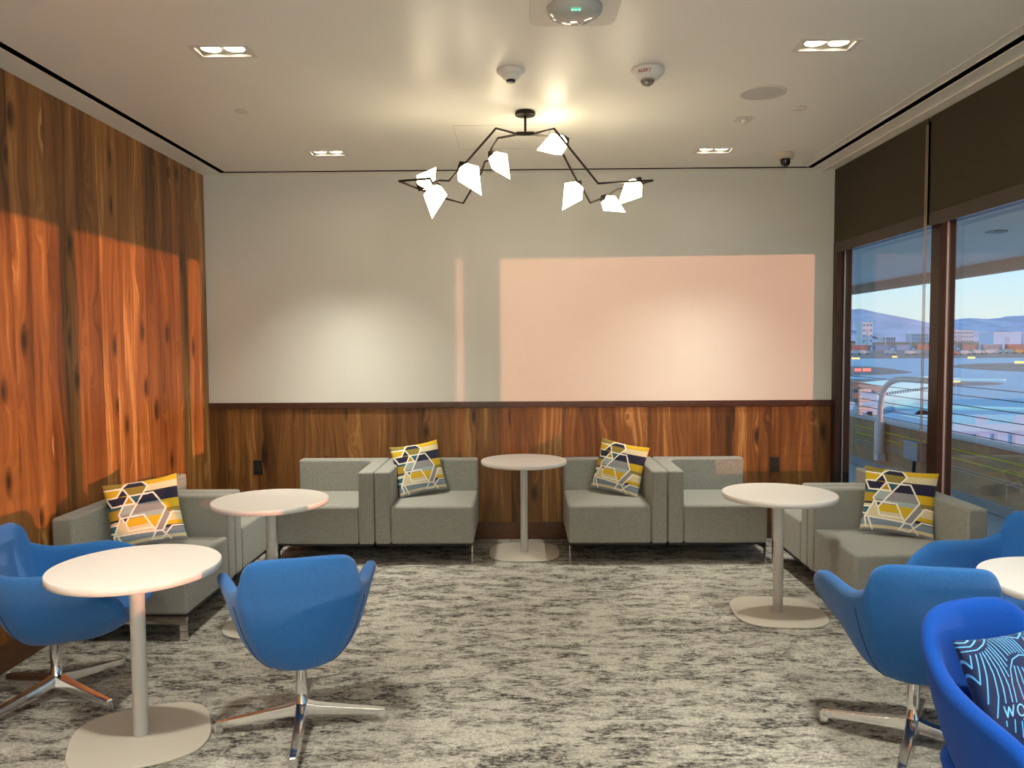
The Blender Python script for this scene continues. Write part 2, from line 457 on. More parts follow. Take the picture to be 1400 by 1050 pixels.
# ------------------------------------------------------------------ ceiling devices
def downlight(x, y, label):
    t = empty('recessed_downlight', (x, y, H), 0, label, 'ceiling light', 'twin recessed downlights')
    mb = MB(); ow, od, iw, idp = .145, .078, .119, .059
    mb.box((-ow, -od, -.003), (ow, -idp, .001)).box((-ow, idp, -.003), (ow, od, .001)).box((-ow, -idp, -.003), (-iw, idp, .001)).box((iw, -idp, -.003), (ow, idp, .001))
    mb.make('frame', M['trim'], t)
    mb = MB(); h = .075
    mb.box((-iw-.004, -idp-.004, .0), (-iw, idp+.004, h)).box((iw, -idp-.004, .0), (iw+.004, idp+.004, h)).box((-iw, -idp-.004, 0), (iw, -idp, h)).box((-iw, idp, 0), (iw, idp+.004, h)).box((-iw, -idp, h), (iw, idp, h+.004))
    mb.make('housing', M['grey'], t)
    for s in (-1, 1):
        r = MB().lathe([(.047, .012), (.050, .016), (.050, .03), (.047, .03)], (s*.057, 0, 0), 28, cap=False).make('lamp_ring', M['plastic'], t, smooth=True)
        MB().lathe([(.001, .016), (.03, .017), (.044, .022), (.046, .03)], (s*.057, 0, 0), 28, cap=True).make('lamp', M['lampglow'], t, smooth=True)
    return t
labs = ['twin recessed downlight nearest the left wood wall, front row', 'twin recessed downlight at front right, above the round speaker', 'twin recessed downlight of the far row, left of the chandelier', 'twin recessed downlight of the far row, beside the dome camera']
first = None
for i, (x, y) in enumerate(FX):
    if first is None: first = downlight(x, y, labs[0])
    elif i < 4: copy_tree(first, (x, y, H), 0, labs[i])
    else: copy_tree(first, (x, y, H), 0, 'twin recessed downlight behind the camera, row %s, %s side' % (['one', 'two', 'three', 'four'][(i-4)//2], ['left', 'right'][(i-4) % 2]))

t = empty('smoke_detector', (-.041, 4.10, H), 0, 'small tiered white smoke detector with a dark tip, in front of the chandelier', 'smoke detector')
MB().lathe([(.074, 0), (.074, -.010), (.060, -.024), (.058, -.026)], n=40).make('base', M['plastic'], t, smooth=True)
MB().lathe([(.050, -.022), (.052, -.026), (.046, -.036), (.034, -.048), (.030, -.050)], n=40).make('sensor_ring', M['plastic'], t, smooth=True)
MB().lathe([(.024, -.050), (.024, -.060), (.018, -.062)], n=30).make('sensor_tip', M['outlet'], t, smooth=True)

t = empty('alarm_strobe', (.668, 4.11, H), 0, 'round white fire alarm strobe with red ALERT lettering', 'fire alarm')
MB().lathe([(.086, 0), (.088, -.012), (.080, -.028), (.062, -.045), (.050, -.052)], n=48).make('housing', M['plastic'], t, smooth=True)
MB().lathe([(.034, -.050), (.036, -.058), (.030, -.072), (.014, -.082), (.002, -.084)], n=32).make('strobe_lens', glassmat('strobe_glass', 1, (.7, .7, .68)), t, smooth=True)
MB().lathe([(.012, -.052), (.012, -.068), (.004, -.071)], n=16).make('strobe_tube', M['chrome'], t, smooth=True)
cu = bpy.data.curves.new('alert_text', 'FONT'); cu.body = 'ALERT'; cu.size = .026; cu.align_x = 'CENTER'; cu.extrude = .0004; cu.offset = .0004
tmp = bpy.data.objects.new('tmp', cu); COL.objects.link(tmp)
dg = bpy.context.evaluated_depsgraph_get(); dg.update()
me = bpy.data.meshes.new_from_object(tmp.evaluated_get(dg)); bpy.data.objects.remove(tmp)
# wrap the letters on the cone side that faces the room
for v in me.vertices:
    a = v.co.x/.084; h_ = v.co.y
    zz = -.034+h_*.75; rr = np.interp(-zz, [.0, .012, .028, .045, .052], [.086, .088, .080, .062, .050])+.0022
    ang = -PI/2 - .35 + a
    v.co = Vector((rr*math.cos(ang), rr*math.sin(ang), zz))
me.materials.clear(); me.materials.append(M['red'])
lo = bpy.data.objects.new('lettering', me); COL.objects.link(lo); lo.parent = t

t = empty('ceiling_speaker', (1.386, 4.50, H), 0, 'large round flush white ceiling speaker', 'speaker')
MB().lathe([(.128, 0), (.128, -.005), (.118, -.006), (.116, -.002)], n=56).make('rim', M['trim'], t, smooth=True)
MB().lathe([(.001, -.0045), (.116, -.0035), (.116, -.001)], n=56).make('grille', plain('grille', (.55, .54, .50), .7), t)
for x, y, l in [(-1.673, 4.75, 'small round flush sprinkler cover on the left of the ceiling'), (1.70, 4.80, 'small round flush sprinkler cover right of the speaker')]:
    tag(MB().lathe([(.040, -.001), (.042, -.004), (.036, -.007), (.001, -.008)], n=36).make('sprinkler_cover', M['trim'], smooth=True, loc=(x, y, H)), l, 'sprinkler cover', 'sprinkler covers')
t = empty('occupancy_sensor', (1.43, 5.02, H), 0, 'small square white ceiling sensor with a round bead', 'sensor')
MB().box((-.055, -.055, -.004), (.055, .055, 0)).make('plate', M['trim'], t, bevel=.002)
MB().lathe([(.018, -.004), (.020, -.016), (.014, -.026), (.002, -.030)], n=24).make('lens', M['plastic'], t, smooth=True)
t = empty('dome_camera', (2.0, 5.93, H), 0, 'beige dome security camera with a dark lens near the corner', 'security camera')
MB().lathe([(.062, 0), (.064, -.006), (.064, -.030), (.055, -.042), (.04, -.043)], n=40).make('housing', plain('camera_beige', (.55, .50, .42), .45), t, smooth=True)
MB().lathe([(.036, -.042), (.037, -.055), (.036, -.072), (.026, -.090), (.010, -.099), (.001, -.100)], n=32).make('dome', M['smoke'], t, smooth=True)
# wifi access point at the top edge
t = empty('wireless_access_point', (.236, 3.345, H), 0, 'rounded white access point with a clear green-lit dome at the top edge', 'access point')
def sq(hw, hh, n=3.2, k=64, rot=0):
    o = []
    for i in range(k):
        a = 2*PI*i/k; c, s = math.cos(a), math.sin(a)
        x = hw*abs(c)**(2/n)*(1 if c >= 0 else -1); y = hh*abs(s)**(2/n)*(1 if s >= 0 else -1)
        o.append((x*math.cos(rot)-y*math.sin(rot), x*math.sin(rot)+y*math.cos(rot)))
    return o
MB().prism(sq(.19, .19, 7), -.006, 0).make('mounting_plate', M['trim'], t, bevel=.002)
MB().lathe([(.118, -.006), (.118, -.016), (.110, -.032), (.085, -.046), (.045, -.053), (.001, -.055)], n=56).make('dome', plain('gloss_grey_dome', (.42, .45, .43), .06, spec=.9), t, smooth=True)
for k in range(3): MB().lathe([(.005, -.0725), (.001, -.074)], (-.014+k*.014, -.085, .022), 12).make('status_light', M['led'], t)
# access hatch hairline
mb = MB(); x0, x1, y0, y1 = -.43, .20, 5.10, 5.72
for a, b in [((x0, y0), (x0+.0016, y1)), ((x0, y1-.003), (x1, y1)), ((x1-.0016, y0), (x1, y1)), ((x0, y0), (x1, y0+.003))]:
    mb.box((a[0], a[1], H-.0015), (b[0], b[1], H))
tag(mb.make('access_hatch', plain('hatch_line', (.45, .42, .36), .6)), 'square access hatch outline in the ceiling behind the chandelier', 'access hatch')

# ------------------------------------------------------------------ chandelier
t = empty('chandelier', (.038, 4.82, H), 0, 'branching blackened chandelier with eight glowing faceted glass shades', 'chandelier')
def L(p): return (p[0]-.038, p[1]-4.82, p[2]-H)
MB().lathe([(.060, 0), (.062, -.006), (.062, -.020), (.058, -.024)], n=40).make('canopy', M['iron'], t, smooth=True)
MB().tube([(0, 0, -.02), (0, 0, -.13)], .008, 12).make('stem', M['iron'], t, smooth=True)
MB().tube([(-.055, 0, -.132), (.055, 0, -.132)], .013, 10).make('hub', M['iron'], t, smooth=True)
tipL, tipR = (-.741, 4.82, 2.66), (.817, 4.82, 2.65)
pA_l = [(-.01, 4.82, 2.938), (-.139, 4.71, 2.943), (-.312, 4.60, 2.718), (-.322, 4.59, 2.672), (-.357, 4.58, 2.668), (-.407, 4.55, 2.602), (-.47, 4.58, 2.61), (-.51, 4.62, 2.60), (-.53, 4.66, 2.64), tipL]
pB_l = [(-.01, 4.82, 2.935), (-.133, 4.93, 2.943), (-.18, 5.0, 2.89), (-.181, 5.02, 2.832), (-.22, 5.03, 2.822), (-.245, 5.06, 2.76), (-.37, 5.14, 2.579), (-.50, 5.05, 2.60), tipL]
pA_r = [(.085, 4.82, 2.938), (.209, 4.71, 2.938), (.451, 4.50, 2.57), tipR]
pB_r = [(.085, 4.82, 2.935), (.177, 4.93, 2.949), (.28, 5.0, 2.854), (.39, 5.08, 2.67), (.412, 5.09, 2.652), (.463, 5.14, 2.575), (.56, 5.06, 2.60), (.62, 5.0, 2.63), tipR]
for p in (pA_l, pB_l, pA_r, pB_r):
    MB().tube([L(q) for q in p], .0072, 6).make('branch', M['iron'], t)
def gem(c, d, size, roll, tipoff=.35):
    """faceted shade: flat cut top at the socket, wide belt, off-centre point"""
    d = Vector(d).normalized(); a = d.orthogonal().normalized(); b = d.cross(a)
    R = Matrix.Rotation(roll, 3, d); a = R @ a; b = R @ b
    c = Vector(c); prof = []
    rnd = random.Random(int(roll*1000)+3)
    top = [.24*size]*5; bel = [(.46+.09*rnd.random())*size for _ in range(5)]
    v = []
    for k in range(5):
        th = 2*PI*k/5; v.append(c - d*size*.52 + (a*math.cos(th)+b*math.sin(th))*top[k])
    for k in range(5):
        th = 2*PI*k/5+.3; v.append(c - d*size*(.06+.16*rnd.random()) + (a*math.cos(th)+b*math.sin(th))*bel[k])
    v.append(c + d*size*.74 + a*tipoff*size*.5)
    bm = bmesh.new(); bv = [bm.verts.new(q) for q in v]
    bmesh.ops.convex_hull(bm, input=bv)
    me = bpy.data.meshes.new('lamp_shade'); bm.to_mesh(me); bm.free(); me.materials.append(M['gem'])
    o = bpy.data.objects.new('lamp_shade', me); COL.objects.link(o); o.parent = t
    # triangular metal socket on the cut top
    q = c - d*size*.5
    vv = [q - d*size*.24 + a*.006, q - d*size*.24 - a*.006] + [q + (a*math.cos(th)+b*math.sin(th))*.34*size for th in (0.3, 2.4, 4.5)]
    bm = bmesh.new(); [bm.verts.new(x) for x in vv]; bmesh.ops.convex_hull(bm, input=list(bm.verts))
    me = bpy.data.meshes.new('socket'); bm.to_mesh(me); bm.free(); me.materials.append(M['iron'])
    s = bpy.data.objects.new('socket', me); COL.objects.link(s); s.parent = o
    return o
G = .135
for c, d, sz, rl in [((-.575, 4.86, 2.685), (.45, .1, .75), G*.95, .4), ((-.505, 4.70, 2.525), (.02, 0, -1), G*1.12, 1.2),
                  ((-.285, 4.60, 2.628), (.55, .1, -.8), G*1.15, 2.1), ((-.118, 5.02, 2.805), (.65, .1, -.65), G*1.1, .9),
                  ((.215, 4.93, 2.89), (-.85, -.2, -.45), G*1.15, 1.7), ((.335, 5.05, 2.612), (-.55, 0, -.75), G*1.1, 2.6),
                  ((.59, 4.98, 2.53), (.65, .1, -.5), G*.95, .2), ((.675, 4.76, 2.57), (-.5, .1, -.75), G*1.05, 1.1)]:
    gem(L(c), d, sz, rl)

# ------------------------------------------------------------------ sofas
TA, W_, D_, SZ, BZ, Z0 = .118, .742, .748, .447, .705, .155
def sofa(arm, name, loc, rz, label):
    """arm = -1 / +1: side of the arm in local x; back at local +y"""
    t = empty('corner_sofa_unit', loc, rz, label, 'sofa', 'grey modular sofa units')
    w, d = W_/2, D_/2; yb = d-TA; r = .11
    ax = -w+TA
    P = [(-w, -d), (ax, -d)]
    arc = [(ax+r-r*math.cos(a), yb-r+r*math.sin(a)) for a in [PI/2*i/8 for i in range(9)]]
    P += arc + [(w, yb), (w, d), (-w, d)]
    S = [(ax+.001, -d), (w, -d), (w, yb-.001)] + [(x+.001, y-.001) for x, y in arc[::-1]]
    if arm > 0: P = [(-x, y) for x, y in P][::-1]; S = [(-x, y) for x, y in S][::-1]
    MB().prism(P, Z0, BZ).make('backrest_and_arm', M['sofa'], t, bevel=.018, seg=3)
    MB().prism(S, Z0, SZ).make('seat', M['sofa'], t, bevel=.022, seg=3)
    # polished steel frame under the open side: flat bar inverted U
    s = -arm; xe = s*(w-.012); e = .004
    mb = MB(); x0, x1 = sorted((xe-e, xe+e))
    mb.box((x0, -d+.006, 0), (x1, -d+.052, Z0-.012)).box((x0, d-.052, 0), (x1, d-.006, Z0-.012)).box((x0, -d+.052, Z0-.055), (x1, d-.052, Z0-.012))
    mb.make('leg_frame', M['steel'], t, bevel=.001)
    mb = MB(); xe = -s*(w-.16); x0, x1 = sorted((xe-e, xe+e))
    mb.box((x0, -.10, 0), (x1, -.055, Z0-.012)).box((x0, .22, 0), (x1, .265, Z0-.012)).box((x0, -.055, Z0-.055), (x1, .22, Z0-.012))
    mb.make('leg_frame', M['steel'], t, bevel=.001)
    mb = MB().box((-w+.01, -d+.01, Z0-.012), (w-.01, d-.01, Z0+.002))
    mb.make('base_board', M['black'], t)
    return t
yb_ = 5.745+D_/2
sofa(-1, '', (-1.103+W_/2+.002, yb_, 0), 0, 'grey sofa unit holding a cushion, left of the middle table, arm on its left')
sofa(1, '', (-1.103-W_/2-.002, yb_, 0), 0, 'grey sofa unit without a cushion against the back wall, left half, under the left outlet')
sofa(1, '', (1.095-W_/2-.002, yb_, 0), 0, 'grey sofa unit holding a cushion, right of the middle table, arm on its right')
sofa(-1, '', (1.095+W_/2+.002, yb_, 0), 0, 'grey sofa unit without a cushion against the back wall, right half, below the right outlet')
xa = -2.612+D_/2
sofa(1, '', (xa, 4.975-W_/2-.002, 0), PI/2, 'grey sofa unit with cushion along the left wood wall behind the front table')
sofa(-1, '', (xa, 4.975+W_/2+.002, 0), PI/2, 'grey sofa unit without a cushion along the left wood wall, nearest the corner')
xb = 2.648-D_/2
sofa(-1, '', (xb, 5.12-W_/2-.002, 0), -PI/2, 'grey sofa unit with cushion along the window behind the blue chairs')
sofa(1, '', (xb, 5.12+W_/2+.002, 0), -PI/2, 'grey sofa unit without a cushion along the window, nearest the corner')

# ------------------------------------------------------------------ cushions
def seg_dist(P, a, b):
    a = np.array(a, float); b = np.array(b, float); d = b-a
    t = np.clip(((P-a) @ d)/(d @ d+1e-12), 0, 1)
    return np.linalg.norm(P-a-t[:, None]*d, axis=1)
def cushion_mesh(name, S, T, n, colfun, mat, back=(.5, .5, .5)):
    u = np.linspace(-1, 1, n); U, V = np.meshgrid(u, u)   # V = -1 bottom .. 1 top
    U = U.ravel(); V = V.ravel()
    X = S/2*U*(1-.07*(1-V**2)); Z = S/2*V*(1-.07*(1-U**2))
    TT = T/2*(np.clip(1-U**2, 0, 1)*np.clip(1-V**2, 0, 1))**.42
    TT = TT*(1+.05*np.sin(9*U+3*V)*np.abs(U)) + .0015
    nv = n*n
    vf = np.stack([X, -TT, Z], 1); vb = np.stack([X, TT, Z], 1)
    idx = np.arange(nv).reshape(n, n)
    q = np.stack([idx[:-1, :-1], idx[:-1, 1:], idx[1:, 1:], idx[1:, :-1]], -1).reshape(-1, 4)
    bnd = list(idx[0, :]) + list(idx[1:, -1]) + list(idx[-1, -2::-1]) + list(idx[-2:0:-1, 0])
    F = [tuple(map(int, a)) for a in q] + [tuple(int(nv+k) for k in a[::-1]) for a in q]
    for i in range(len(bnd)):
        a, b = int(bnd[i]), int(bnd[(i+1) % len(bnd)]); F.append((b, a, nv+a, nv+b))
    me = bpy.data.meshes.new(name); me.from_pydata(np.concatenate([vf, vb]).tolist(), [], F)
    uv = np.stack([(U+1)/2, (1-V)/2], 1)
    c = colfun(uv)
    cc = np.concatenate([c, c]); cc = np.concatenate([cc, np.ones((len(cc), 1))], 1)
    at = me.color_attributes.new('pattern', 'FLOAT_COLOR', 'POINT'); at.data.foreach_set('color', cc.ravel())
    me.materials.append(mat)
    me.polygons.foreach_set('use_smooth', [True]*len(me.polygons)); me.update()
    return me
YEL, CRM, NVY, MUS, OLV, GRY, LGB, TEA, SLT, WHT = (.60, .40, .02), (.66, .58, .38), (.018, .018, .045), (.42, .27, .02), (.24, .19, .04), (.26, .26, .28), (.34, .42, .42), (.03, .11, .14), (.20, .26, .32), (.86, .82, .74)
def pk(x, y): return ((x-150)/855, (y-90-.10*(x-150))/800)
def hexpat(uv):
    u, v = uv[:, 0], uv[:, 1]; n = len(u); c = np.zeros((n, 3))
    def bands(mask, bs):
        for hi, col in reversed(bs): c[mask & (v < hi)] = col
    allm = np.ones(n, bool)
    def poly(pts):
        p = [pk(*q) for q in pts]; ins = np.zeros(n, bool)
        for i in range(len(p)):
            (x1, y1), (x2, y2) = p[i], p[i-1]
            cnd = ((y1 > v) != (y2 > v)) & (u < (x2-x1)*(v-y1)/(y2-y1+1e-12)+x1); ins ^= cnd
        return ins
    bands(allm, [(.085, YEL), (.195, CRM), (.37, NVY), (.50, YEL), (.57, OLV), (.70, CRM), (.76, YEL), (.80, NVY), (.90, SLT), (.95, CRM), (1.1, GRY)])
    left = poly([(60, 0), (400, 0), (360, 185), (415, 295), (470, 405), (330, 605), (60, 640)])
    bands(left, [(.10, OLV), (.225, YEL), (.36, NVY), (.41, TEA), (.55, MUS), (.62, NVY), (1.1, TEA)])
    ll = poly([(60, 560), (270, 540), (180, 715), (60, 720)]); bands(ll, [(.58, NVY), (.63, CRM), (1.1, TEA)])
    bands(poly([(360, 185), (430, 130), (590, 145), (650, 225), (560, 305), (415, 295)]), [(.095, NVY), (.3, OLV)])
    c[poly([(360, 195), (275, 280), (405, 285)])] = NVY
    c[poly([(405, 300), (345, 390), (465, 405)])] = MUS
    c[poly([(415, 300), (560, 310), (470, 405)])] = TEA
    bands(poly([(345, 395), (465, 405), (385, 545), (270, 530), (260, 490)]), [(.36, SLT), (.5, LGB), (1.1, GRY)])
    bands(poly([(570, 320), (700, 325), (825, 555), (665, 775), (550, 570), (380, 545)]), [(.37, NVY), (.51, GRY), (.585, LGB), (.66, YEL), (1.1, YEL)])
    bands(poly([(380, 550), (550, 570), (650, 745), (355, 710), (330, 605)]), [(.575, GRY), (.69, YEL), (1.1, CRM)])
    bands(poly([(270, 545), (325, 605), (355, 710), (655, 750), (660, 800), (180, 715)]), [(.9, CRM)])
    c[poly([(665, 775), (830, 570), (860, 640), (735, 800)])] = GRY
    lines = [[(570, 315), (700, 325), (825, 555), (660, 780)], [(650, 225), (330, 605), (355, 710), (645, 748)], [(270, 535), (550, 568), (660, 795)],
             [(180, 715), (665, 800), (740, 815), (895, 620), (1000, 640)], [(100, 165), (345, 185), (430, 130), (590, 145), (650, 225)],
             [(360, 185), (470, 405), (200, 380), (155, 270), (275, 280), (360, 185)], [(415, 295), (700, 325)], [(405, 300), (260, 490), (325, 605)],
             [(275, 530), (180, 715)], [(740, 820), (820, 930)], [(665, 800), (600, 890)], [(230, 740), (300, 880)], [(180, 715), (220, 840)],
             [(600, 885), (720, 905), (860, 785), (1000, 800)], [(120, 580), (240, 600)], [(120, 660), (215, 690)]]
    d = np.full(n, 9.)
    for l in lines:
        for a, b in zip(l[:-1], l[1:]): d = np.minimum(d, seg_dist(uv, pk(*a), pk(*b)))
    c[d < .0115] = WHT
    return c
cm = cushion_mesh('throw_cushion', .42, .13, 190, hexpat, M['pat'])
def cushion(loc, yaw, tilt, roll, label, me=cm, grp='patterned cushions on the sofas'):
    o = bpy.data.objects.new('throw_cushion', me); COL.objects.link(o)
    o.matrix_world = Matrix.Translation(loc) @ Matrix.Rotation(yaw, 4, 'Z') @ Matrix.Rotation(-tilt, 4, 'X') @ Matrix.Rotation(roll, 4, 'Y')
    return tag(o, label, 'cushion', grp)
R = math.radians
cushion((-.825, 6.205, .655), R(30), R(18), R(-5), 'yellow, navy and grey hexagon-print cushion on the back wall sofa left of the middle table')
cushion((.790, 6.19, .655), R(-30), R(16), R(8), 'yellow, navy and grey hexagon-print cushion on the back wall sofa right of the middle table')
cushion((-2.285, 4.64, .645), R(28), R(20), R(-6), 'hexagon-print cushion on the sofa along the wood wall, farthest left of all')
cushion((2.36, 4.83, .650), R(-24), R(17), R(4), 'hexagon-print cushion on the sofa along the window, farthest right of the printed ones')

# ------------------------------------------------------------------ tables
def table(x, y, rz, label):
    t = empty('pedestal_table', (x, y, 0), rz, label, 'table', 'white round pedestal tables')
    MB().lathe([(.001, .712), (.333, .712), (.337, .716), (.337, .738), (.334, .742), (.001, .742)], n=96, cap=False).make('tabletop', M['tabletop'], t, smooth=True).modifiers.new('e', 'EDGE_SPLIT').split_angle = R(50)
    MB().lathe([(.030, .012), (.030, .700), (.05, .703), (.05, .712)], n=32).make('pedestal', M['powder'], t, smooth=True)
    MB().prism(sq(.275, .275, 3.0, 96), 0.001, .012).make('base_plate', M['beige'], t, bevel=.003)
    return t
t0 = table(-1.617, 3.19, R(24), 'white round pedestal table nearest the camera at front left')
copy_tree(t0, (-1.492, 4.555, 0), R(6), 'white round pedestal table between the left wall sofa and the back sofa')
copy_tree(t0, (.022, 6.075, 0), 0, 'white round pedestal table in the middle against the back wall')
copy_tree(t0, (1.567, 4.69, 0), R(-4), 'white round pedestal table in front of the window sofa, on the right')
copy_tree(t0, (2.12, 2.93, 0), 0, 'white round pedestal table cut by the right edge of the photo')

# ------------------------------------------------------------------ chairs
def tub_chair(loc, yaw, base_rot, label, rim, mat, grp, zb=.29, bw=.74, pad=0, seam_i=None, cush=True):
    """yaw: direction the local +y front axis is turned to. rim = right half of the rim from back centre to front centre"""
    t = empty('swivel_tub_chair', loc, yaw, label, 'chair', grp)
    half = [np.array(p) for p in rim]
    full = half + [p*np.array([-1, 1, 1]) for p in half[-2:0:-1]]
    Rm = catmull(full, 5, True); K = len(Rm); mrows = 11
    V = []; 
    for j in range(mrows):
        s = j/(mrows-1)
        for p in Rm:
            d = p[:2]; zt = p[2]
            nrm = d/np.linalg.norm(d)
            p0 = np.array([nrm[0]*.11, nrm[1]*.11, zb]); 
            ax_, by_ = .255, (.215 if d[1] < 0 else .335)
            k_ = 1/math.sqrt((nrm[0]/ax_)**2+(nrm[1]/by_)**2)
            p1 = np.array([nrm[0]*k_, nrm[1]*k_, zb+.012+.04*max(0, zt-.43)/.4]); p2 = np.array([d[0], d[1], zt])
            q = (1-s)**2*p0+2*s*(1-s)*p1+s*s*p2
            V.append(tuple(q))
    F = []
    for j in range(mrows-1):
        for i in range(K):
            k = (i+1) % K; F.append((j*K+i, j*K+k, (j+1)*K+k, (j+1)*K+i))
    V.append((0, 0, zb)); c = len(V)-1
    for i in range(K): F.append((i, c, (i+1) % K))
    sh = obj('shell', V, F, mat, t, smooth=True)
    so = sh.modifiers.new('thick', 'SOLIDIFY'); so.thickness = .054; so.offset = -1
    # make sure thickness grows inward
    sb = sh.modifiers.new('sub', 'SUBSURF'); sb.levels = 1; sb.render_levels = 1
    # seam lines on the outside
    if seam_i:
        for si in (seam_i, K-seam_i):
            pts = [Vector(V[j*K+si]) for j in range(1, mrows-1)]
            out = []
            for p in pts:
                n = Vector((p.x, p.y, 0)).normalized(); out.append(p+n*.0005-Vector((0, 0, .0005)))
            MB().tube(out, .0017, 5).make('seam', M['seam'], t)
    # seat pad
    n = 40; prof = [(.90, .40), (1.0, .425), (1.0, .452), (.95, .468), (.75, .476), (.01, .480)]
    v = []; f = []
    fy = rim[-1][1]
    for sc, z in prof:
        for i in range(n):
            a = 2*PI*i/n; cc, ss = math.cos(a), math.sin(a)
            x = .245*sc*abs(cc)**.75*(1 if cc >= 0 else -1)
            yy = .295*sc*abs(ss)**.75*(1 if ss >= 0 else -1)
            v.append((x*(1+.12*max(0, ss)), yy+fy-.305, z+pad))
    for k in range(len(prof)-1):
        for i in range(n): j = (i+1) % n; f.append((k*n+i, k*n+j, (k+1)*n+j, (k+1)*n+i))
    f.append(tuple(range(n))[::-1]); f.append(tuple(range((len(prof)-1)*n, len(prof)*n)))
    obj('seat_pad', v, f, mat, t, smooth=True, sub=1)
    # base
    MB().lathe([(.085, zb+.012), (.085, zb-.004), (.035, zb-.012), (.024, zb-.03), (.024, .105), (.034, .095), (.036, .060), (.030, .052)], n=32).make('column', M['chrome'], t, smooth=True)
    for k in range(4):
        a = base_rot - yaw + k*PI/2; d = Vector((math.cos(a), math.sin(a), 0)); s = Vector((-d.y, d.x, 0))
        sec = [(.020, .030, .112, .060), (.06, .027, .100, .058), (.18, .023, .080, .046), (.30, .020, .062, .034), (.325, .020, .058, .028), (.330, .020, .057, .004), (.356, .019, .054, .004), (.362, .017, .046, .006)]
        vv = []; ff = []
        for r, hw, zt, zl in sec:
            for sgn, z in ((-1, zl), (1, zl), (.75, zt), (-.75, zt)): vv.append(tuple(d*r+s*hw*sgn+Vector((0, 0, z))))
        for q in range(len(sec)-1):
            for i in range(4): j = (i+1) % 4; ff.append((q*4+i, q*4+j, (q+1)*4+j, (q+1)*4+i))
        ff.append((3, 2, 1, 0)); e = (len(sec)-1)*4; ff.append((e, e+1, e+2, e+3))
        obj('base_leg', vv, ff, M['chrome'], t, bevel=.003)
    return t
rimA = [(0, -.285, .812), (.10, -.283, .812), (.175, -.274, .806), (.215, -.258, .783), (.240, -.238, .728), (.258, -.205, .688), (.285, -.12, .662), (.311, -.02, .658), (.333, .07, .660),
        (.352, .14, .658), (.362, .21, .638), (.358, .29, .605), (.350, .355, .555), (.325, .40, .50), (.26, .415, .455), (.17, .408, .437), (.08, .402, .430), (0, .40, .430)]
g1 = 'blue swivel tub chairs'
tub_chair((-.957, 3.28, 0), R(17), R(10), 'blue swivel tub chair seen from behind, beside the front left table', rimA, M['blue'], g1, seam_i=28)
tub_chair((-2.20, 3.565, 0), R(-80), R(66), 'blue swivel tub chair cut by the left edge, facing the front table', rimA, M['blue'], g1, seam_i=28)
tub_chair((1.605, 3.13, 0), R(-12), R(57), 'blue swivel tub chair seen from behind, right beside the royal blue chair', rimA, M['blue'], g1, seam_i=28)
tub_chair((2.33, 3.60, 0), R(115), R(20), 'blue swivel tub chair mostly hidden behind the table at the right edge', rimA, M['blue'], g1, seam_i=28)
rimB = [(0, -.29, .822), (.08, -.288, .820), (.155, -.278, .806), (.215, -.245, .765), (.255, -.18, .71), (.290, -.09, .668), (.318, .01, .645), (.332, .10, .628), (.333, .19, .60), (.315, .27, .53),
        (.275, .325, .455), (.20, .35, .415), (.10, .358, .405), (0, .36, .405)]
tub_chair((1.52, 2.24, 0), R(-163), R(30), 'royal blue tub chair in the bottom right corner holding a navy cushion', rimB, M['royal'], 'royal blue tub chair', zb=.25, pad=-.075)

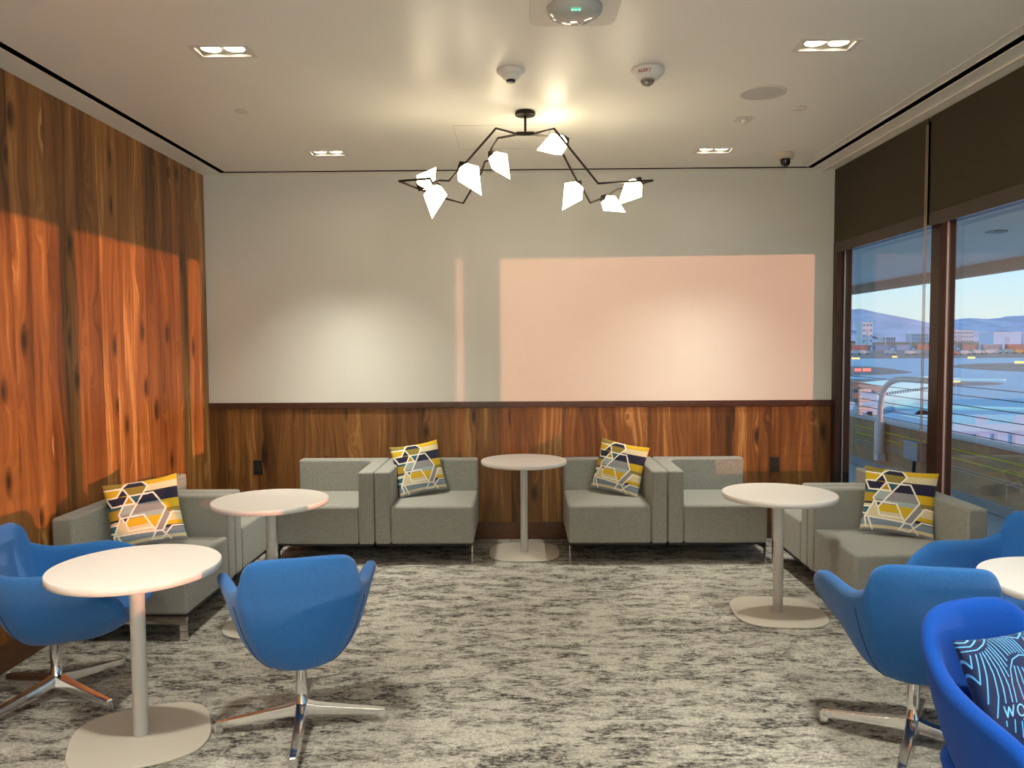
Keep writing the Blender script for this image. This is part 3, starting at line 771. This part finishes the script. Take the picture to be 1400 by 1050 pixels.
# navy line-art cushion
def pk2(x, y): return ((x-25-.20*(y-195))/1010, (y-(195-.10*(x-25)))/860)
def lineart(uv):
    n = len(uv); c = np.tile(np.array([[.006, .018, .075]]), (n, 1))
    Ls = [[(28, 212), (90, 207), (150, 182), (205, 158)], [(32, 240), (110, 232), (175, 195), (245, 152)], [(48, 268), (150, 250), (220, 215), (300, 160), (380, 140), (460, 150), (560, 170)],
          [(380, 118), (440, 120), (560, 140)], [(460, 118), (500, 105), (560, 112)],
          [(290, 185), (350, 315)], [(320, 172), (380, 280)], [(350, 162), (405, 272)], [(380, 158), (430, 265)], [(408, 158), (457, 262)], [(437, 160), (487, 265)], [(467, 165), (517, 272)], [(500, 172), (548, 285)],
          [(42, 312), (78, 368), (86, 290)], [(62, 402), (105, 465), (125, 282)], [(130, 580), (150, 420), (158, 272)], [(170, 662), (198, 540), (200, 400), (180, 264)], [(240, 577), (243, 480), (235, 370), (205, 257)],
          [(288, 572), (288, 470), (268, 350), (225, 242)], [(315, 415), (285, 310), (250, 228)], [(330, 352), (265, 205)],
          [(320, 572), (325, 460), (350, 372), (400, 308), (470, 280), (550, 285)], [(392, 352), (376, 450), (386, 560)], [(420, 355), (425, 460), (440, 552)], [(455, 362), (472, 450), (495, 542)], [(485, 362), (512, 450), (548, 532)],
          [(225, 682), (225, 712)], [(285, 677), (280, 748)], [(335, 690), (335, 782)], [(386, 785), (386, 816)], [(350, 675), (420, 800), (480, 865), (550, 890)], [(415, 665), (460, 760), (525, 850)], [(470, 655), (500, 730), (550, 815)], [(525, 645), (550, 700)]]
    Ls = Ls + [[(1110-x, y+.2*(x-555)) for x, y in l] for l in Ls]   # the drawing is symmetric about the middle
    def arc(cx, cy, rx, ry, a0, a1, k=14): return [(cx+rx*math.cos(R(a0+(a1-a0)*i/k)), cy-ry*math.sin(R(a0+(a1-a0)*i/k))) for i in range(k+1)]
    T = []
    def put(x0, y0, strokes, w=52, h=62):   # y0 = top of letter; slope follows the weave
        for s in strokes: T.append([(x0+a*w, y0+b*h-.15*a*w) for a, b in s])
    put(222, 600, [[(0, 0), (.3, 1), (.62, .1), (.98, 1), (1.3, 0)]])
    T.append(arc(343, 622, 28, 34, 0, 360, 24))
    put(388, 588, [[(0, 1), (0, 0), (.4, 0), (.6, .12), (.62, .35), (.45, .5), (0, .52)], [(.35, .52), (.68, 1)]])
    put(437, 580, [[(0, 0), (0, 1), (.6, 1)]])
    put(480, 571, [[(0, 0), (0, 1), (.32, 1), (.6, .82), (.68, .5), (.6, .18), (.32, 0), (0, 0)]])
    put(548, 560, [[(.65, .12), (.4, 0), (.12, .06), (.05, .26), (.2, .44), (.5, .56), (.65, .75), (.5, .95), (.25, 1), (.02, .86)]])
    d = np.full(n, 9.); dt = np.full(n, 9.)
    for l in Ls:
        for a, b in zip(l[:-1], l[1:]): d = np.minimum(d, seg_dist(uv, pk2(*a), pk2(*b)))
    for l in T:
        for a, b in zip(l[:-1], l[1:]): dt = np.minimum(dt, seg_dist(uv, pk2(*a), pk2(*b)))
    c[d < .0042] = (.10, .42, .85); c[dt < .0050] = (.16, .50, .90)
    return c
nm = cushion_mesh('line_cushion', .40, .13, 430, lineart, M['pat2'])
cushion((1.525, 2.30, .575), R(17), R(25), R(-2), 'navy cushion with light blue line drawing and the letters WORLD S', nm, 'navy cushion on the royal blue chair')

# ------------------------------------------------------------------ outlets
for x, z, l in [(-2.23, .622, 'black wall outlet on the wood panelling at the left'), (2.135, .627, 'black wall outlet on the wood panelling at the right')]:
    t = empty('wall_outlet', (x, YB, z), 0, l, 'outlet', 'black wall outlets')
    MB().box((-.038, -.006, -.062), (.038, 0, .062)).make('cover_plate', M['outlet'], t, bevel=.002)
    for s in (-1, 1): MB().box((-.017, -.008, s*.02-.014), (.017, -.006, s*.02+.014)).make('socket_face', plain('socket_dark', (.03, .03, .03), .25), t, bevel=.001)

# ------------------------------------------------------------------ outside
GZ = -8.5
cpav = plain('balcony_concrete', (.38, .44, .50), .6, noise=.06, nscale=6)
brick = plain('parapet_tan', (.33, .20, .11), .8, noise=.2, nscale=5)
capm = plain('parapet_cap_grey', (.42, .45, .52), .5)
sof = plain('soffit_grey', (.76, .64, .48), .6)
fas = plain('fascia_brown', (.36, .25, .16), .7)
tarmac, tt, tb = nt('tarmac'); 
tcn = N(tt, 'ShaderNodeTexCoord'); tno = N(tt, 'ShaderNodeTexNoise'); tmp_ = N(tt, 'ShaderNodeMapping'); tmp_.inputs['Scale'].default_value = (.012, .035, 1)
tno.inputs['Scale'].default_value = 1; tno.inputs['Detail'].default_value = 5
tmx = N(tt, 'ShaderNodeMix', data_type='RGBA'); tmx.inputs['A'].default_value = (.16, .36, .62, 1); tmx.inputs['B'].default_value = (.25, .49, .76, 1)
lnk(tt, tcn.outputs['Object'], tmp_.inputs[0]); lnk(tt, tmp_.outputs[0], tno.inputs['Vector']); lnk(tt, tno.outputs['Fac'], tmx.inputs['Factor']); lnk(tt, tmx.outputs['Result'], tb.inputs['Base Color'])
tb.inputs['Roughness'].default_value = .55
dirt = plain('infield_dirt', (.17, .18, .22), .95, noise=.25, nscale=.08)
struct(MB().box((-800, -300, GZ-1), (6000, 6000, GZ)).make('ground', tarmac))
def island(pts, k):
    P = catmull([(*p, 0) for p in pts], 5, True)
    tag(MB().prism([(p[0], p[1]) for p in P], GZ, GZ+.04*k).make('infield_strip', dirt), ['', 'brown infield strip pointing right beyond the taxiway, far', 'long dark infield strip seen in the right window', 'thin infield strip just behind the aeroplane', 'small infield strip seen low in the right window', 'dark far apron under the parked vehicles'][k], 'ground strip', kind='structure')
island([(103, 282), (134, 321), (142, 310), (134.5, 276), (128.7, 256), (119, 245), (106, 236), (94, 240)], 1)
island([(172, 312), (201, 346), (248, 354), (200, 290), (163, 233), (163.7, 254), (162.5, 271), (165.8, 295)], 2)
island([(84, 209), (94, 208), (102.7, 203), (96.4, 192), (86.6, 183), (83, 192)], 3)
island([(106.7, 195), (112, 190), (113.6, 183.4), (105, 178), (99.5, 181.7)], 4)
tag(MB().box((60, 470, GZ), (900, 900, GZ+.3)).make('far_apron', dirt), None, None, kind='structure')

# balcony
struct(MB().box((2.76, -6, -.25), (5.0, 40, 0)).make('balcony_floor', cpav))
struct(MB().box((4.5, -6, .0), (4.515, 40, .002)).make('balcony_joint', M['black']))
struct(MB().box((4.85, -6, 0), (5.0, 40, .57)).make('parapet_wall', brick))
struct(MB().box((4.82, -6, .57), (5.03, 40, .595)).make('parapet_cap', capm))
struct(MB().box((2.81, -6, 2.66), (6.0, 40, 2.80)).make('balcony_soffit', sof))
struct(MB().box((6.0, -6, 2.52), (6.15, 40, 2.86)).make('soffit_fascia', fas))
struct(MB().box((3.4, 3.395, 0), (4.0, 4.265, 2.66)).make('column', fas))
tag(MB().lathe([(.09, -.001), (.09, -.012), (.07, -.012), (.001, -.006)], n=32).make('soffit_light', M['grey'], loc=(4.37, 7.22, 2.66)), 'round flush light in the balcony soffit outside the right window', 'ceiling light')
zs = [.70, .80, .90, 1.0, 1.10, 1.17]
for i, z in enumerate([.625, .722, .828, .934, 1.047, 1.146]):
    tag(MB().tube([(4.95, -2, z), (4.95, 36, z)], .005, 6).make('railing_cable', plain('cable_steel', (.04, .045, .06), .4, .6)), 'thin dark railing cable over the parapet, %s from the bottom' % ['first', 'second', 'third', 'fourth', 'fifth', 'sixth'][i], 'cable', 'railing cables')
for i, (z, c, r) in enumerate([(.45, (.45, .38, .03), .012), (.35, (.45, .38, .03), .012), (.255, (.35, .30, .24), .009), (.225, (.35, .30, .24), .009)]):
    tag(MB().tube([(4.838, 2, z), (4.838, 11.2, z)], r, 8).make('conduit_pipe', plain('conduit_%d' % i, c, .5)), ['yellow pipe along the parapet, upper one', 'yellow pipe along the parapet, lower one', 'tan conduit near the balcony floor, upper one', 'tan conduit near the balcony floor, lowest one'][i], 'pipe', 'pipes on the parapet')
# bent white pipe
wp_ = plain('painted_pipe', (.62, .60, .60), .4)
t = empty('bent_vent_pipe', (4.725, 10.3, 0), 0, 'curved off-white pipe rising from the parapet outside the left window', 'pipe')
pts = [(.04, .0, .2), (.04, 0, .75), (.045, -.01, .88), (.05, -.06, 1.0), (.055, -.18, 1.10), (.06, -.38, 1.165), (.06, -.65, 1.185), (.06, -1.2, 1.19)]
MB().tube([tuple(p) for p in catmull(pts, 6)], .036, 14).make('pipe', wp_, t, smooth=True)
MB().lathe([(.05, .16), (.062, .18), (.062, .58), (.05, .60)], (.035, 0, 0), 24).make('pipe_sleeve', wp_, t, smooth=True)
MB().box((-.01, -.05, .08), (.095, .05, .17)).make('foot_bracket', wp_, t)
t = empty('camera_post', (4.93, 11.35, 0), 0, 'white post with a grey box and hooded arms beside the parapet', 'post')
MB().lathe([(.055, .0), (.055, .62), (.045, .70), (.045, .86), (.035, .90)], n=20).make('post', wp_, t, smooth=True)
MB().box((-.10, -.06, .78), (-.03, .06, 1.07)).make('grey_box', plain('box_grey', (.30, .27, .24), .6), t)
for z in (.92, .78, .66): MB().prism([(-.04, -.10), (.16, -.06), (.18, .0), (.16, .06), (-.04, .06)], z, z+.05).make('hood', wp_, t, bevel=.01)
t = empty('junction_box', (4.765, 9.38, 0), 0, 'grey electrical junction box fixed to the parapet', 'electrical box')
MB().box((-.06, -.17, .22), (.055, .17, .45)).make('body', plain('junction_grey', (.30, .29, .33), .5), t, bevel=.01)
MB().box((-.061, -.15, .40), (-.055, -.02, .415)).make('yellow_label', plain('label_yellow', (.5, .4, .02), .5), t)
MB().tube([(0, 0, .22), (0, .03, .02)], .02, 8).make('cable_tail', M['black'], t)

# aeroplane parked at the gate (nose to the left)
pw = plain('aircraft_paint', (.42, .82, .90), .3)
t = empty('aeroplane', (32, 80, GZ), PI/4, 'pale blue airliner parked at the gate beyond the railing', 'aeroplane')
prof = [(0, .05), (.6, .7), (1.8, 1.3), (3.5, 1.75), (6, 1.95), (28, 1.95), (32, 1.5), (36, .8), (39, .25)]
vv = []; ff = []; n = 28
for x, r in prof:
    for i in range(n):
        a = 2*PI*i/n; up = .5*max(0, (x-28)/11)*1.6
        vv.append((x, r*math.cos(a), 3.75+up+r*math.sin(a)))
for k in range(len(prof)-1):
    for i in range(n): j = (i+1) % n; ff.append((k*n+i, k*n+j, (k+1)*n+j, (k+1)*n+i))
ff.append(tuple(range(n))); ff.append(tuple(range((len(prof)-1)*n, len(prof)*n)))
obj('fuselage', vv, ff, pw, t, smooth=True)
mb = MB()
for k in range(30): mb.box((6.0+k*.8, -1.93, 4.25), (6.0+k*.8+.26, -1.80, 4.58))
w_ = mb.make('cabin_windows', plain('cabin_glass', (.12, .22, .32), .3), t)
MB().prism([(13, -1.6), (19, -1.6), (22.5, -17), (21, -17)], 2.4, 2.75).make('wing', pw, t, bevel=.1)
MB().prism([(13, 1.6), (19, 1.6), (22.5, 17), (21, 17)], 2.4, 2.75).make('wing', pw, t, bevel=.1)
for s in (-1, 1):
    vv = []; ff = []
    ep = [(11.2, .95), (11.0, 1.12), (11.4, 1.22), (13, 1.2), (15, .8), (15.6, .55)]
    for x, r in ep:
        for i in range(24): a = 2*PI*i/24; vv.append((x, s*5.2+r*math.cos(a), 1.75+r*math.sin(a)))
    for k in range(len(ep)-1):
        for i in range(24): j = (i+1) % 24; ff.append((k*24+i, k*24+j, (k+1)*24+j, (k+1)*24+i))
    e_ = obj('engine', vv, ff, pw, t, smooth=True)
    MB().box((11.35, s*5.2-.01, 1.7), (15.4, s*5.2+.01, 1.8)).make('engine_shaft', M['grey'], e_)
    vv = [(11.5, s*5.2+.93*math.cos(2*PI*i/24), 1.75+.93*math.sin(2*PI*i/24)) for i in range(24)]
    obj('fan_face', vv, [tuple(range(24))], M['black'], e_)
o = MB().prism([(32, 4.8), (35.5, 10.5), (38, 10.5), (38.3, 4.9)], -.15, .15).make('tail_fin', pw, t)
o.rotation_euler = (PI/2, 0, 0)
MB().prism([(34, -.5), (37, -.5), (38.8, -6.5), (37.6, -6.5)], 4.9, 5.1).make('tailplane', pw, t)
MB().prism([(34, .5), (37, .5), (38.8, 6.5), (37.6, 6.5)], 4.9, 5.1).make('tailplane', pw, t)
mb = MB()
for x, yy in [(4, 0), (18, -2.6), (18, 2.6)]: mb.lathe([(.45, -.2), (.5, 0), (.45, .2)], (0, 0, 0), 16)
g_ = MB()
for x, yy in [(5, 0), (18.5, -2.6), (18.5, 2.6)]:
    g_.tube([(x, yy, 1.9), (x, yy, .45)], .12, 8); g_.tube([(x, yy-.25, .5), (x, yy+.25, .5)], .5, 16)
g_.make('landing_gear', M['grey'], t)

# jet bridge (left) and its roofed walkway (right)
jb = plain('bridge_panel_shade_blue', (.46, .66, .84), .5)  # white panels; the blue of missing terminal shade is put into the colour
t = empty('jet_bridge', (18.0, 45, GZ), 0, 'white jet bridge with a brown canopy by the aeroplane', 'jet bridge')
MB().box((-5, -3, 4.2), (1.3, 3, 7.5)).make('tunnel', jb, t, bevel=.05)
MB().box((-5.05, -3.06, 7.5), (1.35, 3.05, 7.62)).make('roof', plain('tunnel_roof', (.60, .72, .80), .6), t)
MB().box((-.9, -2.4, 7.6), (-.2, 0, 8.2)).make('rooftop_unit', plain('unit_grey', (.45, .45, .45), .6), t)
MB().box((.3, -3.2, 4.6), (1.15, -3.02, 6.7)).make('cab_door', plain('door_grey', (.62, .66, .70), .5), t)
MB().box((.65, -3.25, 5.7), (.9, -3.2, 6.4)).make('cab_window', M['black'], t)
o = MB().prism([(-.1, -3.4), (1.5, -3.4), (1.5, 1.5), (-.1, 1.5)], 0, .3).make('canopy', plain('canopy_brown', (.42, .33, .28), .7), t); o.location = (0, 0, 7.75); o.rotation_euler = (0, R(14), 0)
MB().box((-2, -1, 0), (-1.2, 1, 4.2)).make('support', jb, t); MB().box((.6, -1, 0), (1.0, 1, 4.2)).make('support', jb, t)
t = empty('jet_bridge', (14.3, 26, GZ), 0, 'long white ribbed jet bridge roof behind the parapet in the right window', 'jet bridge')
MB().box((0, 0, 4.0), (24, 3, 7.15)).make('tunnel', jb, t)
MB().box((-.1, -.15, 7.15), (24.1, 3.15, 7.4)).make('roof', plain('bridge_roof', (.50, .74, .88), .5), t)
for k in range(40): MB().box((.3+k*.6, -.05, 4.0), (.42+k*.6, -.002, 7.05)).make('panel_rib', plain('rib', (.40, .50, .66), .5) if k == 0 else bpy.data.materials['rib'], t)
for x in (.9, 2.2, 5.2): MB().prism([(x, 0), (x+.4, 0), (x+.2, .3)], 7.4, 7.65).make('roof_vent', jb, t)
MB().box((1, 1, 0), (1.5, 2, 4.0)).make('support', jb, t); MB().box((20, 1, 0), (20.5, 2, 4.0)).make('support', jb, t)

# far field
def simple_box(name, x, y, w, d, h, col, label, cat, group=None, z=0):
    k = 'c%.2f_%.2f_%.2f' % col
    m_ = bpy.data.materials.get(k) or plain(k, col, .7)
    o = MB().box((-w/2, -d/2, z), (w/2, d/2, z+h)).make(name, m_, loc=(x, y, GZ)); return tag(o, label, cat, group)
def building(x, y, w, d, h, col, label, rows=0, cols=0):
    t = empty('airport_building', (x, y, GZ), 0, label, 'building', 'buildings across the airfield')
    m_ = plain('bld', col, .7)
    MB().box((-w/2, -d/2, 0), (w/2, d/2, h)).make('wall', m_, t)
    MB().box((-w/2-.5, -d/2-.5, h), (w/2+.5, d/2+.5, h+.8)).make('roof', M['trim'], t)
    mb = MB()
    for r in range(rows):
        for c_ in range(cols):
            mb.box((-w/2+(c_+.25)*w/cols, -d/2-.3, (r+.35)*h/rows), (-w/2+(c_+.75)*w/cols, -d/2, (r+.75)*h/rows))
    if rows: mb.make('windows', plain('bldwin', (.14, .22, .36), .3), t)
    mb = MB().box((-w*.08, -d/2-.4, 0), (w*.08, -d/2, h*.75)); mb.make('door', plain('blddoor', tuple(c*.8 for c in col), .5), t)
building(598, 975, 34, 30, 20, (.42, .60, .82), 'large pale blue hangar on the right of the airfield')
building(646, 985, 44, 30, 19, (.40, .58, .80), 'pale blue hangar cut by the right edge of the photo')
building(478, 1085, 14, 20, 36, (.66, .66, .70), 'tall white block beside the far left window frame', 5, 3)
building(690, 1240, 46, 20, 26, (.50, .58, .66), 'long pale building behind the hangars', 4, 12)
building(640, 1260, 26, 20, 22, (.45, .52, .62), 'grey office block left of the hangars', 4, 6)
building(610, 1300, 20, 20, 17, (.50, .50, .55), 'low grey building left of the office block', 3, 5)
simple_box('tree_belt', 760, 1180, 900, 8, 9, (.12, .20, .18), 'dark green strip of trees across the far airfield', 'trees')
bpy.data.objects['tree_belt']['kind'] = 'stuff'
cols = [(.34, .17, .16), (.16, .28, .46), (.24, .38, .56), (.40, .18, .16), (.20, .38, .58), (.36, .22, .22), (.28, .30, .40)]
where = ['first', 'second', 'third', 'fourth', 'fifth', 'sixth', 'seventh', 'eighth', 'ninth', 'tenth']
for i in range(10):
    x0 = 400+i*23.5; y0 = 918-i*3.5
    simple_box('cargo_container', x0, y0, 18 if i % 3 else 21, 6, 6.2, cols[i % 7], '%s cargo shed in the far row, counting from the left' % where[i], 'container', 'cargo containers across the airfield')
vm = plain('vehicle_white', (.55, .60, .68), .4); vo = plain('vehicle_orange', (.60, .34, .12), .5); vr = plain('vehicle_red', (.55, .16, .12), .5); wm = M['black']
vproto = {}
def vehicle(x, y, mat, label, s=1.0):
    if mat.name not in vproto:
        t = empty('service_truck', (x, y, GZ+.3), 0, label, 'truck', 'service vehicles on the far apron')
        MB().box((-4, -1.2, .6), (1.6, 1.2, 3.1)).make('cargo_body', mat, t, bevel=.1); MB().box((1.8, -1.1, .6), (3.8, 1.1, 2.3)).make('cab', mat, t, bevel=.2)
        g = MB()
        for xx in (-3, 2.6): g.tube([(xx, -1.2, .5), (xx, 1.2, .5)], .5, 12)
        g.make('wheels', wm, t)
        vproto[mat.name] = t; return t
    return copy_tree(vproto[mat.name], (x, y, GZ+.3), 0, label)
for i, (x, y) in enumerate([(258, 600), (266, 604), (279, 588), (290, 580), (302, 590), (312, 584), (325, 570), (345, 588), (356, 592), (372, 610), (384, 612)]):
    vehicle(x, y, vm, 'small white service truck, %s from the left on the far apron' % (where+['eleventh'])[i])
for i, (x, y) in enumerate([(386, 604), (396, 606), (406, 601), (416, 603), (426, 600)]):
    vehicle(x, y, vo, 'orange ground vehicle near the hangars, %s of five from the left' % where[i])
vehicle(300, 560, vr, 'red ground vehicle near the window post')
vehicle(311, 562, vr, 'red ground vehicle just right of the other red one')
sg = plain('sign_yellow_lit', (.8, .6, .1), .5, emit=(1, .8, .25), es=.8); sr = plain('sign_red_lit', (.8, .1, .1), .5, emit=(1, .2, .15), es=.9)
for i, (x, y, w, mt, l) in enumerate([(188, 437, 4.5, sg, 'lit yellow taxiway sign at far left'), (228, 475, 3, sg, 'small yellow taxiway sign in the left window'), (252.7, 437.5, 4, sg, 'yellow taxiway sign behind the window post'),
        (215.6, 336.7, 5, sg, 'yellow taxiway sign at the far right'), (112, 258.6, 2, sr, 'small red taxiway sign on the infield'), (115, 258.6, 2.6, sr, 'wider red taxiway sign beside the small red one'), (98.2, 258, 1.8, sg, 'tiny yellow sign beside the left window frame'), (103, 186, 3.8, sg, 'yellow taxiway sign just right of the window post')]):
    t = empty('taxiway_sign', (x, y, GZ), 0, l, 'sign', 'taxiway signs')
    MB().box((-w/2, -.2, .35), (w/2, .2, 1.3)).make('panel', mt, t); MB().box((-w/2+.2, -.1, 0), (-w/2+.4, .1, .4)).make('post', M['grey'], t); MB().box((w/2-.4, -.1, 0), (w/2-.2, .1, .4)).make('post', M['grey'], t)
lw = plain('light_post', (.55, .6, .68), .5)
for i, (x, y) in enumerate([(430, 1000), (452, 1010), (470, 1005), (505, 1010), (520, 1000), (545, 1010), (560, 1020), (590, 1120)]):
    t = empty('light_pole', (x, y, GZ), 0, 'tall pale light pole across the airfield, %s from the left' % where[i], 'light pole', 'light poles across the airfield')
    MB().box((-.35, -.35, 0), (.35, .35, 17)).make('pole', lw, t); MB().box((-1.6, -.4, 17), (1.6, .4, 17.8)).make('lamp_head', lw, t)
t = empty('traffic_cone', (54.0, 96.8, GZ), 0, 'red apron marker standing in the right window', 'marker')
MB().lathe([(.14, .05), (.12, 1.0), (.04, 1.05)], n=12).make('post', plain('marker_red', (.5, .06, .08), .5), t); MB().box((-.4, -.4, 0), (.4, .4, .06)).make('foot', plain('marker_red2', (.35, .06, .08), .6), t)

# mountains
def range_(name, ridge, y0, depth, col, label, seed):
    rnd = random.Random(seed); xs_ = np.array([a for a, b in ridge]); zs_ = np.array([b for a, b in ridge])
    nx, ny = 150, 16; X = np.linspace(xs_[0], xs_[-1], nx); Z = np.interp(X, xs_, zs_)
    ph = [rnd.random()*6 for _ in range(12)]
    v = []; f = []
    for j in range(ny):
        s = j/(ny-1); k = (s/.5 if s <= .5 else (1-s)/.5)
        for i in range(nx):
            rough = sum(math.sin(X[i]*.012*(q+1)*1.7+ph[q]+s*4*(q % 3))/(q+1.5) for q in range(6))
            z = (Z[i]-GZ)*(k**.8) * (1+.10*rough*(1-k))
            v.append((X[i]*(1 if s > 0 else 1)+60*rough*(1-k), y0+(s-.5)*depth, GZ+z-(.5 if k == 0 else 0)))
    for j in range(ny-1):
        for i in range(nx-1): f.append((j*nx+i, j*nx+i+1, (j+1)*nx+i+1, (j+1)*nx+i))
    o = obj(name, v, f, plain(name+'_rock_haze', col, 1, noise=.18, nscale=.01, spec=0), smooth=True)  # blue-purple haze of the distance is mixed into the rock colour
    return tag(o, label, 'mountain')
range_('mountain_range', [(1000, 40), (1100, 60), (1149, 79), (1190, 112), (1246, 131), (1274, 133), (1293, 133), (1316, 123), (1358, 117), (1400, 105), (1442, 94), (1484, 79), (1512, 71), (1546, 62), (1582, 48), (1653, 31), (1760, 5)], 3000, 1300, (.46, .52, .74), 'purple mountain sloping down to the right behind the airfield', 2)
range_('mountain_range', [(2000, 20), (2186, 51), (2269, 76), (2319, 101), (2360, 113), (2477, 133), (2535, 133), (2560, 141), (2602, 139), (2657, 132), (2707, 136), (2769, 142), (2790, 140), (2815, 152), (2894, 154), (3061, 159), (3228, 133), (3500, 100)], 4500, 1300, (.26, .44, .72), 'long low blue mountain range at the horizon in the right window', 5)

# ------------------------------------------------------------------ world and lights
w = bpy.data.worlds.new('World'); scene.world = w; w.use_nodes = True; t = w.node_tree
for n_ in list(t.nodes): t.nodes.remove(n_)
out = N(t, 'ShaderNodeOutputWorld'); bg = N(t, 'ShaderNodeBackground'); tc = N(t, 'ShaderNodeTexCoord'); sx = N(t, 'ShaderNodeSeparateXYZ')
cr = N(t, 'ShaderNodeValToRGB'); e = cr.color_ramp.elements
e[0].position = .0; e[0].color = (.47, .52, .50, 1)
e[1].position = .6; e[1].color = (.28, .40, .52, 1)
for p_, c_ in [(.035, (.44, .55, .56)), (.09, (.34, .56, .67)), (.2, (.28, .52, .70))]:
    a = e.new(p_); a.color = (*c_, 1)
lnk(t, tc.outputs['Generated'], sx.inputs[0]); lnk(t, sx.outputs['Z'], cr.inputs[0]); lnk(t, cr.outputs['Color'], bg.inputs['Color'])
bg.inputs['Strength'].default_value = 1.2
lnk(t, bg.outputs[0], out.inputs[0])

def lamp(kind, name, loc, energy, col, **k):
    l = bpy.data.lights.new(name, kind); l.energy = energy; l.color = col
    for a, v in k.items(): setattr(l, a, v)
    o = bpy.data.objects.new(name, l); COL.objects.link(o); o.location = loc; return o
def aim(o, d): o.rotation_euler = Vector(d).to_track_quat('-Z', 'Y').to_euler()
SUN = lamp('SUN', 'sun', (8, -3, 3), 2.5, (1, .37, .20), angle=R(.42))
aim(SUN, (-1, .495, -.0078))
for i, (x, y) in enumerate(FX):
    for s in (-1, 1):
        tilt = 0
        en = (54, 60, 118, 84)[i] if i < 4 else (115 if i < 6 else 175)
        o = lamp('SPOT', 'downlight_beam', (x+s*.057, y, H+.008), en, (1, .96, .80), spot_size=R(100 if i > 3 else (84, 84, 74, 72)[i]), spot_blend=1, shadow_soft_size=.035)
        aim(o, (s*(.11 if i in (2, 3) else .06), .02 if i in (2, 3) else 0, -1))

# added fill light: glowing globes on cords, unseen behind the camera
globe = plain('fill_globe_glow', (1, .95, .86), .4, emit=(1, .96, .80), es=34)
for i, (x, y) in enumerate([(-.9, -1.2), (1.0, -1.2), (-.9, -3.4), (1.0, -3.4)]):
    t = empty('fill_globe', (x, y, H), 0, 'added white fill globe behind the camera, number %s' % ['one', 'two', 'three', 'four'][i], 'ceiling light', 'added fill globes behind the camera')
    MB().lathe([(.06, 0), (.06, -.02), (.01, -.03)], n=24).make('canopy', M['iron'], t)
    MB().tube([(0, 0, -.02), (0, 0, -.42)], .005, 8).make('cord', M['iron'], t)
    MB().lathe([(.001, -.40)]+[(.17*math.sin(PI*k/12), -.57+.17*math.cos(PI*k/12)) for k in range(1, 12)]+[(.001, -.74)], n=28).make('globe', globe, t, smooth=True)
# ------------------------------------------------------------------ camera
cd = bpy.data.cameras.new('camera'); cam = bpy.data.objects.new('camera', cd); COL.objects.link(cam)
rt = Vector((.99992171, .0107486, -.00640578)); up = Vector((.00584218, .05167132, .99864706)); fw = Vector((-.01106505, .9986063, -.05160448))
cam.matrix_world = Matrix(((rt.x, up.x, -fw.x, 0), (rt.y, up.y, -fw.y, 0), (rt.z, up.z, -fw.z, 1.655), (0, 0, 0, 1)))
cd.sensor_width = 36; cd.sensor_fit = 'HORIZONTAL'; cd.lens = 1060/1400*36; cd.clip_start = .05; cd.clip_end = 20000
scene.camera = cam
vs = scene.view_settings; vs.view_transform = 'Standard'; vs.look = 'None'; vs.gamma = 1; vs.exposure = .68; vs.use_curve_mapping = False
scene.cycles.max_bounces = 10; scene.cycles.diffuse_bounces = 5; scene.cycles.transparent_max_bounces = 12
scene.cycles.sample_clamp_indirect = 4
